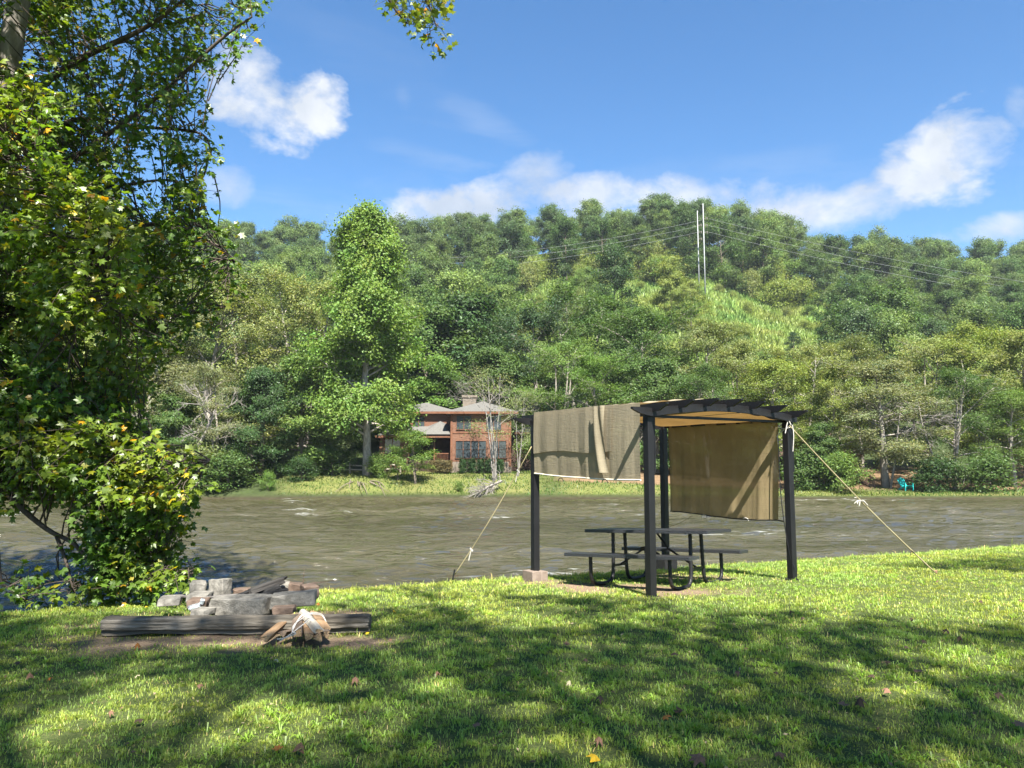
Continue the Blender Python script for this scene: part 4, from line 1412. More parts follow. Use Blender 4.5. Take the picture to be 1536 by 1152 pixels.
sheet('rear_curtain', 120, 70, right_drop)


def mid_sheet(s, t):
    b = .12 + (LV - .2) * s; a = 1.28 + (LU - 1.30) * t
    z = archz(a) - .004 - .022 * abs(math.sin(t * math.pi * 4)) + .004 * math.sin(b * 5)
    return pg(a, b, z)


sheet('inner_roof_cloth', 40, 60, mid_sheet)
M_rod = M_blk
p0, p1 = pg(LU + .0, .20, ZT - .05 - 1.49), pg(LU, LV - .13, ZT - .05 - 1.49)
MB().tube([right_drop(0, 1) + pg(0, -.10, -.01)] + [right_drop(s_, 1) for s_ in np.linspace(0, 1, 24)], .010, 6).build('hem_rod', M_rod, canopy)
M_rope = rough_mat('tan_rope', (.20, .17, .09), (.31, .27, .16), .85, 60, bump=.4)
M_ropew = rough_mat('white_cord', (.34, .32, .29), (.48, .46, .42), .8, 60, bump=.2)
MB().tube([left_drop(s_, 1) + V(0, 0, .004) for s_ in np.linspace(0, 1, 24)], .012, 6).build('hem_rod', rough_mat('pale_hem', (.50, .46, .36), (.62, .57, .46), .8, 6), canopy)
for b in (.75, 1.75):
    th = np.linspace(0, math.pi, 9)
    MB().tube([pg(-.11, b + .06 * math.cos(k_), 1.37 - .0 + .05 * math.sin(k_) - .03) for k_ in th], .006, 5).build('tie_loop', M_blk, canopy)
for b in (.8, 1.65):
    th = np.linspace(0, math.pi, 9)
    MB().tube([pg(LU - .02, b + .06 * math.cos(k_), .73 + .045 * math.sin(k_)) for k_ in th], .006, 5).build('tie_loop', M_ropew, canopy)

# ropes -------------------------------------------------------------------
PO = np.append(PN, 0)
ra = PO + pg(LU - .06, -.09, 2.14); rb = G(1404, 860, -.02)
mid = P(1268, 727, 10.9)
rp = empty('guy_rope', rb, 'tan guy rope running from the right post down to the lawn', 'rope', 'guy ropes of the shade frame')
O_ = np.array(rp.location)
pts = np.array([ra + (rb - ra) * t + V(0, 0, -.05 * math.sin(t * math.pi)) for t in np.linspace(0, 1, 24)])
MB().tube(pts - O_, .0085, 6, helix=.25, pitch=200).build('rope', M_rope, rp, smooth=True)
kp = pts[11] - O_
mb = MB(); r = np.random.default_rng(5)
for i in range(7):
    e = kp + nrm(V(r.normal(), r.normal() * .3, r.normal() * .4)) * r.uniform(.06, .13) + V(0, 0, -.02)
    mb.tube(curve([kp + r.normal(size=3) * .012, (kp + e) / 2 + V(0, 0, .02), e], 6), .006, 5)
mb.build('tightener', M_ropew, rp)
kp = pts[19] - O_
MB().tube([kp, kp + V(-.01, 0, -.08)], .006, 5).tube([kp + V(.0, 0, .0), kp + V(.05, 0, -.05)], .008, 5).build('tightener', M_blk, rp)
MB().tube([V(0, 0, .04), V(.03, 0, -.08)], .012, 6).tube([V(-.03, 0, .03), V(.02, 0, .04)], .01, 6).build('stake', rough_mat('rusty_stake', (.16, .09, .06), (.28, .17, .11), .8, 9), rp)

rb = G(682, 862, -.12); ra = PO + pg(-.05, LV + .02, 1.86)
rp = empty('guy_rope', rb, 'thin yellowish guy rope from the left post to the bank edge', 'rope', 'guy ropes of the shade frame')
O_ = np.array(rp.location)
pts = np.array([ra + (rb - ra) * t + V(0, 0, -.06 * math.sin(t * math.pi)) for t in np.linspace(0, 1, 24)])
MB().tube(pts - O_, .0075, 6).build('rope', M_rope, rp, smooth=True)
for i_ in (4, 18):
    kp = pts[i_] - O_
    MB().tube(curve([kp, kp + V(-.02, 0, -.08), kp + V(-.04, 0, -.17)], 5), .007, 5).tube([kp + V(-.02, 0, .02), kp + V(.02, 0, -.03)], .014, 6).build('tightener', M_ropew, rp)
MB().tube([V(0, 0, .08), V(-.03, 0, -.08)], .012, 6).build('stake', M_blk, rp)

root = empty('tied_cord', PO + pg(LU, -.10, 2.1), 'white cord knotted round the top of the right post', 'cord')
O_ = np.array(root.location)
mb = MB()
kx = PO + pg(LU - .05, -.11, 2.15) - O_
corner = PO + pg(LU - .05, .14, 2.0) - O_
ring = []
for k_ in np.linspace(0, 2 * math.pi, 17):
    ca_, sa_ = math.cos(k_), math.sin(k_)
    ring.append(PO + pg(LU + .058 * np.clip(ca_ * 1.4, -1, 1), .058 * np.clip(sa_ * 1.4, -1, 1), 2.12 + .02 * ca_) - O_)
mb.tube(ring, .007, 5)
mb.tube(curve([kx, (kx + corner) / 2 + V(0, 0, .01), corner], 6), .007, 5)
mb.tube(curve([kx, kx + V(-.04, 0, .06), kx + V(-.09, -.01, -.12)], 7), .007, 5)
mb.tube(curve([kx + V(.02, 0, 0), kx + V(.03, -.01, -.15), kx + V(.01, -.01, -.38)], 7), .006, 5)
mb.tube(curve([corner, corner + V(.0, -.02, -.06), corner + V(.01, 0, -.12)], 5), .006, 5)
mb.build('knot', M_ropew, root)
o_ = MB().tube(curve([PO + pg(LU - .04, .13, 1.98), PO + pg(LU - .06, .10, 1.1), PO + pg(LU - .05, .0, .35), PO + pg(LU - .03, -.075, .1)], 14), .007, 5).build('hanging_cord', M_blk)
tag(o_, 'thin black cord hanging slack beside the right post', 'cord')
o_ = MB().tube(curve([PO + pg(LU - .05, 1.9, .74), PO + pg(LU - .12, 2.05, .64), PO + pg(LU - .16, 2.25, .56), PO + pg(LU - .05, 2.45, .55)], 12), .004, 5).build('hanging_cord', M_rope)
tag(o_, 'thin loose tan cord drooping below the rear curtain hem', 'cord')

# ================================================================== PICNIC TABLE
M_mesh = newmat('black_coated_mesh')[0]
_nt = M_mesh.node_tree; _o = _nt.nodes[0]
_b = N(_nt, 'ShaderNodeBsdfPrincipled', i_Roughness=.32); _b.inputs['Base Color'].default_value = (.02, .021, .024, 1); _b.inputs['Specular IOR Level'].default_value = .6
_tc = N(_nt, 'ShaderNodeTexCoord'); _v = N(_nt, 'ShaderNodeTexVoronoi', i_Scale=38.0); _v.feature = 'DISTANCE_TO_EDGE'; _mp = N(_nt, 'ShaderNodeMapping'); _mp.inputs['Scale'].default_value = (1, 1.8, 1)
_nt.links.new(_tc.outputs['Object'], _mp.inputs[0]); _nt.links.new(_mp.outputs[0], _v.inputs['Vector'])
_bp = N(_nt, 'ShaderNodeBump', i_Strength=1.0, i_Distance=.01); _bp.invert = True; _nt.links.new(_v.outputs['Distance'], _bp.inputs['Height']); _nt.links.new(_bp.outputs[0], _b.inputs['Normal'])
_nt.links.new(_b.outputs[0], _o.inputs[0])
TC = V(2.07, 11.2, -.105); th = R(-40)
table = empty('picnic_table', TC, 'black metal picnic table with twisted tube legs and two attached benches', 'picnic table')
ax_ = V(math.cos(th), math.sin(th), .044); ay = V(-math.sin(th), math.cos(th), -.03)
ax_ = nrm(ax_); ay = nrm(ay - ax_ * np.dot(ax_, ay)); az_ = np.cross(ax_, ay)
table.rotation_euler = Matrix([[ax_[i], ay[i], az_[i]] for i in range(3)]).to_euler()


def slab(L, Wd, z, y, name, t=.045):
    mb = MB().box(V(0, y, z), (L, Wd, .008))
    mb.box(V(0, y - Wd / 2, z - t / 2 + .004), (L, .012, t)).box(V(0, y + Wd / 2, z - t / 2 + .004), (L, .012, t))
    mb.box(V(-L / 2, y, z - t / 2 + .004), (.012, Wd - .012, t)).box(V(L / 2, y, z - t / 2 + .004), (.012, Wd - .012, t))
    return mb.build(name, M_mesh, table, bevel=.003)


slab(1.95, .74, .765, 0, 'tabletop'); slab(1.95, .27, .455, -.76, 'bench_seat'); slab(1.95, .27, .455, .76, 'bench_seat')
for xe in (-.62, .62):
    for s in (-1, 1):
        ctrl = [V(xe, s * .16, .74), V(xe, s * .17, .45), V(xe, s * .19, .16), V(xe, s * .24, .06), V(xe, s * .34, .024), V(xe, s * .58, .024), V(xe, s * .70, .06), V(xe, s * .755, .15), V(xe, s * .76, .43)]
        MB().tube(curve(ctrl, 90), .022, 12, helix=.28, pitch=75).build('leg', M_blk, table, smooth=True)
    MB().bar(V(xe, -.175, .25), V(xe, .175, .25), .03, .03).build('stretcher', M_blk, table)
    MB().bar(V(xe, -.30, .735), V(xe, .30, .735), .03, .04).build('top_bracket', M_blk, table)
    for s in (-1, 1):
        MB().bar(V(xe, s * .66, .432), V(xe, s * .86, .432), .03, .03).build('seat_bracket', M_blk, table)
for xe, s in ((-.62, 1), (.62, -1)):
    MB().tube([V(xe, 0, .25), V(xe * .3, 0, .50), V(0, 0, .735)], .014, 8).build('brace', M_blk, table)
MB().tube([V(-.2, -.1, .50), V(-.12, -.1, .52), V(.10, -.1, .42)], .016, 8).build('hook_rod', M_blk, table)

# ================================================================== FIRE RING, LOGS
M_log = rough_mat('weathered_timber', (.014, .012, .010), (.125, .11, .088), .92, 12, (1, .05, 1), 1.0, 18, c3=(.27, .245, .205), bdist=.03)
M_rock = rough_mat('grey_fieldstone', (.075, .07, .06), (.165, .155, .135), .93, 13, bump=1.0, bscale=38, c3=(.25, .235, .205), bdist=.015)
M_rockb = rough_mat('brown_fieldstone', (.07, .048, .036), (.15, .11, .085), .93, 9, bump=.8, bscale=30)
M_char = rough_mat('charred_wood', (.006, .006, .006), (.022, .021, .021), .6, 14, (1, .25, 1), .9, 25, spec=.2)
M_scorch = rough_mat('scorched_log', (.010, .009, .008), (.07, .065, .06), .8, 12, (1, .1, 1), 1.0, 22)
M_fire = rough_mat('split_firewood', (.16, .095, .05), (.36, .25, .15), .9, 9, (1, .12, 1), .7, 20)
M_cut = rough_mat('cut_wood_end', (.24, .155, .085), (.42, .29, .17), .9, 30, bump=.4)
M_firegrey = rough_mat('grey_split_wood', (.22, .20, .165), (.42, .39, .33), .9, 9, (1, .1, 1), .6, 20)
M_barkw = rough_mat('firewood_bark', (.09, .065, .05), (.20, .15, .11), .95, 9, (1, .3, 1), .9, 30)


def rock(c, size, rot, mat, label, seed, name='stone', cat='stone', group='stones of the fire ring', chop=.25):
    import bmesh
    r = np.random.default_rng(seed)
    bm = bmesh.new()
    pts = r.uniform(-1, 1, (16, 3))
    pts = np.sign(pts) * np.abs(pts) ** chop
    corners = np.array([[x, y, z] for x in (-1, 1) for y in (-1, 1) for z in (-1, 1)]) * r.uniform(.78, 1.02, (8, 3))
    for p in np.vstack([corners, pts * .93]):
        bm.verts.new(Vector(p * np.array(size) / 2))
    res = bmesh.ops.convex_hull(bm, input=bm.verts)
    bmesh.ops.delete(bm, geom=[g for g in res['geom_interior'] if isinstance(g, bmesh.types.BMVert)], context='VERTS')
    bmesh.ops.bevel(bm, geom=[e for e in bm.edges], offset=min(size) * .05, segments=1, affect='EDGES')
    bmesh.ops.triangulate(bm, faces=bm.faces[:])
    bmesh.ops.subdivide_edges(bm, edges=bm.edges[:], cuts=2, use_grid_fill=True)
    for v_ in bm.verts:
        d = mnoise.noise_vector(v_.co * (5 / max(size) * .5) + Vector((seed, 0, 0))) * min(size) * .10 + mnoise.noise_vector(v_.co * 28 + Vector((0, seed, 0))) * min(size) * .03
        v_.co += d
    me = bpy.data.meshes.new(name); bm.to_mesh(me); bm.free()
    me.materials.append(mat)
    o = bpy.data.objects.new(name, me); COL.objects.link(o)
    o.location = c; o.rotation_euler = rot
    return tag(o, label, cat, group)


def pxrock(u0, u1, v0, v1, Y, dep, rot, mat, label, seed, **k):
    a = P(u0, v1, Y); b = P(u1, v0, Y)
    c = (a + b) / 2 + V(0, dep / 2, 0)
    return rock(c, (abs(b[0] - a[0]), dep, abs(b[2] - a[2])), rot, mat, label, seed, **k)


pxrock(308, 404, 897, 927, 7.95, .28, (0, 0, R(-4)), M_rock, 'long flat rectangular stone at the front of the fire ring', 3)
pxrock(398, 471, 891, 912, 8.0, .26, (0, R(-5), R(12)), M_rock, 'long flat stone at the front right of the fire ring', 4)
pxrock(279, 305, 874, 897, 8.9, .18, (R(8), R(6), .3), M_rock, 'upright grey stone at the back left of the fire ring', 5, chop=.5)
pxrock(311, 339, 870, 898, 8.95, .2, (R(-5), R(-6), -.2), M_rock, 'taller upright pale stone second from the left at the back', 6, chop=.4)
pxrock(344, 372, 884, 900, 9.1, .2, (0, 0, .4), M_rockb, 'small reddish stone at the middle back of the ring', 8)
pxrock(428, 452, 876, 894, 8.9, .2, (0, R(8), .2), M_rockb, 'brown upright stone at the back right of the ring', 9, chop=.5)
pxrock(448, 472, 878, 902, 8.6, .24, (0, R(-4), .5), M_rockb, 'dark brown stone at the right end of the ring', 10)
pxrock(416, 434, 872, 886, 9.0, .14, (0, R(10), .2), M_rock, 'small pale stone behind the charred logs', 11)
pxrock(274, 306, 893, 905, 8.35, .35, (0, R(2), .1), M_rock, 'flat stone at the left side of the ring', 12)
pxrock(277, 308, 900, 914, 8.15, .22, (0, R(4), .1), M_rockb, 'dark low stone under the crumpled foil', 13)
pxrock(228, 262, 899, 909, 8.7, .35, (0, 0, .3), M_rock, 'flat half-buried stone left of the fire ring', 14)
pxrock(286, 312, 915, 926, 7.8, .2, (0, 0, -.3), M_rock, 'small flat stone between timber and fire ring', 15)
pxrock(404, 440, 912, 922, 7.75, .2, (0, 0, .1), M_rockb, 'flat stone wedged under the front right stone', 16)


def log(a, b, w, h, mat, label, name, cat, seed, group=None, taper=1, sides=9, rough=.12, bark=None, lab2=None, root=None, half=False):
    """irregular split log, a,b world end points, one mesh"""
    a = np.asarray(a, float); b = np.asarray(b, float)
    r = np.random.default_rng(seed)
    L = np.linalg.norm(b - a); k = max(8, int(L / .03)); sides_ = sides * 3
    d = (b - a) / L; x = nrm(np.cross(d, V(0, 0, 1))); z = np.cross(x, d)
    ang = np.linspace(0, 2 * math.pi, sides_, endpoint=False)
    # polygonal cross section
    pc_ = r.random() * 6.28 + np.arange(3) * 2.094 + r.normal(size=3) * .25 if half else np.arange(sides) / sides * 2 * math.pi
    rad = np.ones(sides_)
    if half:
        rad = np.min([1 / np.maximum(np.cos(ang - t) * 1.0, .3) * r.uniform(.50, .66) for t in pc_], axis=0)
        rad = np.minimum(rad, 1.0)
    if name == 'timber_log':
        rad = (np.abs(np.cos(ang)) ** 3.4 + np.abs(np.sin(ang)) ** 3.4) ** (-1 / 3.4)
        rad = np.where(np.abs(np.sin(ang * .5 + .35)) < .12, rad * .72, rad)
    rad = rad * (1 + r.normal(size=sides_) * rough * .10)
    vs = np.zeros((k, sides_, 3))
    for i in range(k):
        t = i / (k - 1)
        sc = 1 + (taper - 1) * t
        wob = 1 + rough * np.array([mnoise.noise(Vector((t * L * 3, math.cos(q) * 1.2 + seed, math.sin(q) * 1.2))) * .9 - (.1 if half else .9) * max(0, .22 - abs(mnoise.noise(Vector((t * L * 1.3 + seed, math.cos(q) * 3.3, math.sin(q) * 3.3))))) * 2.2 + .35 * mnoise.noise(Vector((t * L * 14, math.cos(q) * 4 + seed, math.sin(q) * 4))) for q in ang])
        e = .92 if i in (0, k - 1) else 1
        rr = rad * wob * sc * e
        vs[i] = d * (t - .5) * L + np.outer(np.cos(ang) * rr * w / 2, x) + np.outer(np.sin(ang) * rr * h / 2, z)
        if i == 0 or i == k - 1:
            vs[i] += np.outer(r.normal(size=sides_) * .004, d)
    # local frame: y along the log
    Rm = np.stack([x, d, z], 1)
    vl = vs.reshape(-1, 3) @ Rm
    i = np.arange(k - 1)[:, None]; j = np.arange(sides_)[None]
    aa = i * sides_ + j; bb = i * sides_ + (j + 1) % sides_
    mb = MB().add(vl, q=np.stack([aa, bb, bb + sides_, aa + sides_], -1).reshape(-1, 4))
    mb.poly = [list(range(sides_))[::-1], [(k - 1) * sides_ + q for q in range(sides_)]]
    o = mb.build(name, mat, None)
    c = (a + b) / 2
    m4 = Matrix([[Rm[q][0], Rm[q][1], Rm[q][2], c[q]] for q in range(3)] + [[0, 0, 0, 1]])
    o.matrix_world = m4
    if half:
        ring = vl[-sides_:]; cen = ring.mean(0)
        ring2 = cen + (ring - cen) * .86 + V(0, .003, 0)
        cb = MB().add(np.vstack([ring2, cen + V(0, .004, 0)]), t=[[sides_, i_, (i_ + 1) % sides_] for i_ in range(sides_)])
        cb.build('cut_end', M_scorch if mat in (M_char, M_scorch) else M_cut, o)
    if root is not None:
        o.parent = root; o.matrix_parent_inverse = Matrix.Translation(-Vector(root.location))
    return tag(o, label, cat, group)


# long weathered timber
la = P(157, 938, 7.55); lb = P(555, 934, 7.62)
tm = log(la, lb, .20, .165, M_log, 'long cracked grey-brown timber lying in front of the fire ring', 'timber_log', 'log', 3, sides=13, rough=.16)
# charred logs stacked in the ring
CH = [((352, 896, 8.3), (428, 866, 8.9), .13, .05, M_char, 'long charred plank leaning up to the right'),
      ((375, 889, 8.4), (424, 872, 8.75), .12, .09, M_scorch, 'thick scorched grey log leaning on top of the fire pile'),
      ((378, 897, 8.5), (420, 880, 8.6), .14, .10, M_char, 'blackened chunk in the middle of the fire pile'),
      ((362, 899, 8.25), (412, 893, 8.5), .10, .07, M_char, 'charred stick low at the front of the fire pile'),
      ((395, 893, 8.4), (432, 886, 8.5), .09, .07, M_char, 'burnt block at the right of the fire pile')]
for i, (a, b, w, h, mt, lab) in enumerate(CH):
    log(P(*a), P(*b), w, h, mt, lab, 'charred_log', 'log', 20 + i, 'burnt wood in the fire ring', half=True, rough=.16)
for i in range(16):
    p = G(rng.uniform(330, 440), rng.uniform(893, 905), -.03)
    o = rock(p + V(0, 0, .01), (rng.uniform(.04, .09), rng.uniform(.04, .08), rng.uniform(.03, .05)), (0, 0, rng.random() * 3), M_char, 'small black ember lump inside the fire ring', 60 + i, name='charcoal_lump', cat='charcoal', group='charcoal inside the fire ring')
# pale ash bed
ax0, ax1 = G(300, 905, -.03), G(455, 892, -.03)
cxx, cyy = (ax0 + ax1)[:2] / 2
gx = np.linspace(-1, 1, 20)
# thin rods (grill bar) and foil
M_foil = rough_mat('crumpled_foil', (.42, .45, .47), (.62, .66, .68), .28, 25, bump=1.0, bscale=60, metal=.85)
o = rock(P(291, 910, 8.1), (.12, .07, .035), (R(10), R(-14), .3), M_foil, 'crumpled silver foil scrap left of the long front stone', 77, name='foil_scrap', cat='foil', group=None, chop=.8)
o = rock(P(303, 902, 8.15), (.045, .04, .055), (R(20), R(20), .3), M_foil, 'small twisted foil wad on the left stones', 78, name='foil_scrap', cat='foil', group=None, chop=.8)
tag(MB().tube(curve([P(272, 894, 8.5), P(300, 897, 8.4), P(350, 893, 8.4), P(366, 892, 8.45)], 16), .014, 8, helix=.2, pitch=90).build('iron_bar', rough_mat('rusted_iron', (.05, .045, .04), (.16, .15, .14), .7, 20, bump=.5)), 'thin dark iron bar lying across the stones at left', 'bar')

# firewood bundle ---------------------------------------------------------
bundle = empty('firewood_bundle', G(462, 958, -.02), 'bundle of split firewood tied with white string against the timber', 'firewood')
for i, (a, b, w, h, mt, lab) in enumerate([
        ((455, 917, 7.45), (479, 946, 6.93), .125, .05, M_firegrey, 'pale grey weathered split piece on top'),
        ((470, 920, 7.50), (488, 945, 7.05), .10, .08, M_fire, None),
        ((449, 928, 7.4), (447, 951, 6.9), .12, .11, M_barkw, None),
        ((459, 932, 7.4), (462, 955, 6.88), .10, .10, M_fire, None),
        ((468, 934, 7.4), (477, 957, 6.9), .11, .09, M_fire, None),
        ((478, 930, 7.42), (490, 951, 7.0), .09, .09, M_barkw, None)]):
    o = log(P(*a), P(*b), w, h, mt, lab, 'split_log', None, 40 + i, half=True, root=bundle, rough=.1)
mb = MB(); BO = np.array(bundle.location)
for s_ in (0, .03):
    mb.tube(curve([P(441, 948 - s_ * 50, 7.0), P(449, 932, 7.12), P(456 + s_ * 60, 924, 7.18), P(468, 921.5 + s_ * 40, 7.2), P(484, 923 + s_ * 60, 7.3), P(491, 934, 7.3)], 26) - BO + V(0, -.05, .02), .0045, 5)
mb.tube(curve([P(468, 927, 7.1), P(455, 938, 6.98), P(440, 950, 6.9), P(428, 958, 6.88), P(421, 962, 6.86)], 22) - BO + V(0, -.03, .01), .0045, 5)
mb.tube(curve([P(460, 925, 7.1), P(443, 937, 6.95), P(440, 948, 6.9), P(445, 951, 6.86), P(430, 957, 6.86), P(417, 959.5, 6.86)], 22) - BO + V(0, -.03, .01), .0045, 5)
mb.build('string', M_ropew, bundle)
log(P(398, 958, 6.95), P(424, 936, 7.35), .10, .09, M_fire, 'single split log lying loose left of the bundle', 'loose_log', 'firewood', 51, half=True, rough=.1)
log(P(424, 950, 7.05), P(442, 946, 7.25), .10, .07, M_barkw, 'mossy short piece between loose log and bundle', 'loose_log', 'firewood', 52, half=True, rough=.1)

# ================================================================== NEAR LEFT TREE
def in_poly(u, v, poly):
    poly = np.asarray(poly, float); n = len(poly)
    inside = np.zeros(len(u), bool)
    j = n - 1
    for i in range(n):
        xi, yi = poly[i]; xj, yj = poly[j]
        c = ((yi > v) != (yj > v)) & (u < (xj - xi) * (v - yi) / (yj - yi + 1e-9) + xi)
        inside ^= c; j = i
    return inside


def sprig_leaves(leaf, wood, tips, parents, nleaf, lsize, seed, colf, hang=.35, slen=.5, twr=.006, stem=True):
    """tips: sprig origins; parents: nearest branch points"""
    r = np.random.default_rng(seed)
    n = len(tips)
    d = nrm(nrm(tips - parents) * .7 + r.normal(size=(n, 3)) * .55 + V(0, 0, -hang))
    L = slen * r.uniform(.6, 1.3, n)
    if stem:
        for i in range(n):
            a = parents[i]; b = tips[i]; e = b + d[i] * L[i]
            mid = (a + b) / 2 + r.normal(size=3) * .06 * np.linalg.norm(b - a)
            ds = np.linalg.norm(b - a)
            wood.tube(curve([a, mid, b, e], 8), np.linspace(twr * (1 + ds * 1.1), twr * .45, 8), 4, cap=False)
    idx = np.repeat(np.arange(n), nleaf)
    f = r.random(len(idx)) * 1.1 - .1
    pos = tips[idx] + d[idx] * (L[idx] * f)[:, None] + r.normal(size=(len(idx), 3)) * .055
    out = nrm(np.cross(d[idx], r.normal(size=(len(idx), 3))))
    nor = nrm(V(.05, -.25, .75) + r.normal(size=pos.shape) * .55 + out * .2)
    tip = nrm(out * .8 + d[idx] * .6 + V(0, 0, -.5) + r.normal(size=pos.shape) * .3)
    s = lsize * r.uniform(.55, 1.2, len(idx))
    lobed_leaves(leaf, pos + out * .05, nor, tip, s, colf(pos, r))


def near_cols(pos, r):
    n = len(pos)
    v = r.uniform(.7, 1.3, n)
    c = np.stack([v, v, v], 1)
    y = r.random(n)
    c = np.where((y < .06)[:, None], np.stack([v * 2.1, v * 1.25, v * .6], 1), c)
    c = np.where(((y > .06) & (y < .075))[:, None], np.stack([v * 3.8, v * 1.3, v * .5], 1), c)
    g_ = vnoise(pos[:, 0] * 2, pos[:, 2] * 2, 1)
    return c * (1 + .25 * (g_[:, None] - .5)) * np.stack([1 + .5 * (g_ - .4), np.ones(n), 1 - .2 * g_], 1)


tw = MB(); tl = MB()
T_trunk = np.array([P(*a) for a in [(-75, 985, 12.7), (-55, 700, 12.6), (-22, 480, 12.5), (-8, 300, 12.4), (2, 180, 12.3), (18, 60, 12.1), (42, -80, 12), (60, -300, 11.8), (90, -600, 11.5)]])
MB_t = MB().tube(curve(T_trunk, 40), np.interp(np.linspace(0, 1, 40), [0, .1, .5, 1], [.36, .24, .21, .08]), 14)
BR = [
    ([(0, 300, 12.4), (60, 255, 12.2), (120, 230, 11.9), (230, 150, 11.6), (330, 60, 11.4), (378, 25, 11.3)], .06),
    ([(5, 180, 12.3), (100, 100, 11.8), (220, 40, 11.5), (300, -20, 11.2)], .07),
    ([(-8, 420, 12.5), (120, 385, 12.2), (230, 335, 12), (320, 365, 11.8), (352, 392, 11.7)], .05),
    ([(-12, 500, 12.5), (80, 440, 12.6), (170, 470, 12.7), (280, 470, 12.6), (340, 460, 12.5)], .05),
    ([(10, 240, 12.3), (110, 180, 13), (210, 190, 13.2), (300, 200, 13.2), (318, 235, 13.1)], .05),
    ([(-22, 560, 12.6), (60, 590, 11.8), (120, 620, 11.2), (200, 680, 10.8), (290, 700, 10.6), (315, 690, 10.5)], .055),
    ([(-300, 560, 11.5), (-120, 680, 10.8), (0, 735, 10.4), (40, 770, 10.3), (75, 797, 10.3), (110, 815, 10.3), (135, 845, 10.3), (152, 868, 10.2), (168, 890, 10.2)], .05),
    ([(84, 802, 10.3), (98, 840, 10.2), (106, 870, 10.2), (112, 893, 10.2)], .028),
    ([(105, 690, 10.9), (135, 750, 10.7), (160, 800, 10.6), (190, 840, 10.5), (240, 868, 10.4), (296, 858, 10.3)], .035),
    ([(140, 755, 10.7), (165, 790, 10.6), (210, 830, 10.4), (250, 850, 10.3)], .024),
    ([(118, 740, 10.7), (112, 780, 10.6), (96, 812, 10.5), (84, 835, 10.4)], .014),
    ([(-330, 60, 10.8), (-100, 110, 10.3), (10, 200, 10.0), (90, 300, 9.8), (150, 400, 9.7), (175, 450, 9.7)], .045),
    ([(-330, 260, 10.4), (-100, 300, 10.1), (20, 350, 9.9), (110, 430, 9.8), (180, 470, 9.8)], .035),
    ([(120, 560, 12), (150, 600, 11.5), (190, 640, 11.2), (230, 650, 11)], .03),
    ([(60, 255, 12.2), (150, 280, 12.4), (250, 270, 12.5), (300, 290, 12.5)], .035),
    ([(40, -80, 12), (180, -120, 11), (320, -60, 10.5), (380, -10, 10.3)], .06),
    ([(50, -200, 11.9), (200, -330, 10), (300, -500, 8.5)], .08), ([(50, -150, 11.9), (-100, -350, 11), (-300, -600, 9)], .08),
    ([(0, 100, 12.2), (-200, 60, 11.5), (-400, 100, 11)], .07), ([(-20, 400, 12.5), (-200, 350, 12), (-420, 420, 11.5)], .07), ([(-40, 560, 12.6), (-200, 600, 12), (-420, 640, 11)], .06),
    ([(-10, 640, 11), (0, 850, 10.3), (10, 880, 10.1), (40, 900, 10.0)], .014),
]
bpts = []
for pts, r0 in BR:
    w3 = curve(np.array([P(*a) for a in pts]), 26)
    tw.tube(w3, np.linspace(r0, max(r0 * .25, .008), 26), 7, cap=False)
    bpts.append(w3[3:])
bpts = np.vstack(bpts)


def region(poly, Y0, Y1, n, seed, dens=None, thr=.0, ns=.011):
    r = np.random.default_rng(seed)
    poly = np.asarray(poly, float)
    out = []
    while len(out) < n:
        u = r.uniform(poly[:, 0].min(), poly[:, 0].max(), 4000); v = r.uniform(poly[:, 1].min(), poly[:, 1].max(), 4000); Yd = r.uniform(Y0, Y1, 4000)
        k = in_poly(u, v, poly)
        nz = fbm(u, v + Yd * 40, ns, seed)
        k &= nz > thr
        if dens is not None:
            k &= r.random(4000) < dens(u, v)
        out += [P(a, b, c) for a, b, c in zip(u[k], v[k], Yd[k])]
    return np.array(out[:n])


def link(tips, frac=.75):
    par = np.zeros_like(tips)
    for i, t in enumerate(tips):
        d = np.linalg.norm(bpts - t, axis=1)
        j = np.argmin(d + rng.random(len(d)) * .15)
        par[i] = bpts[j]
    return par


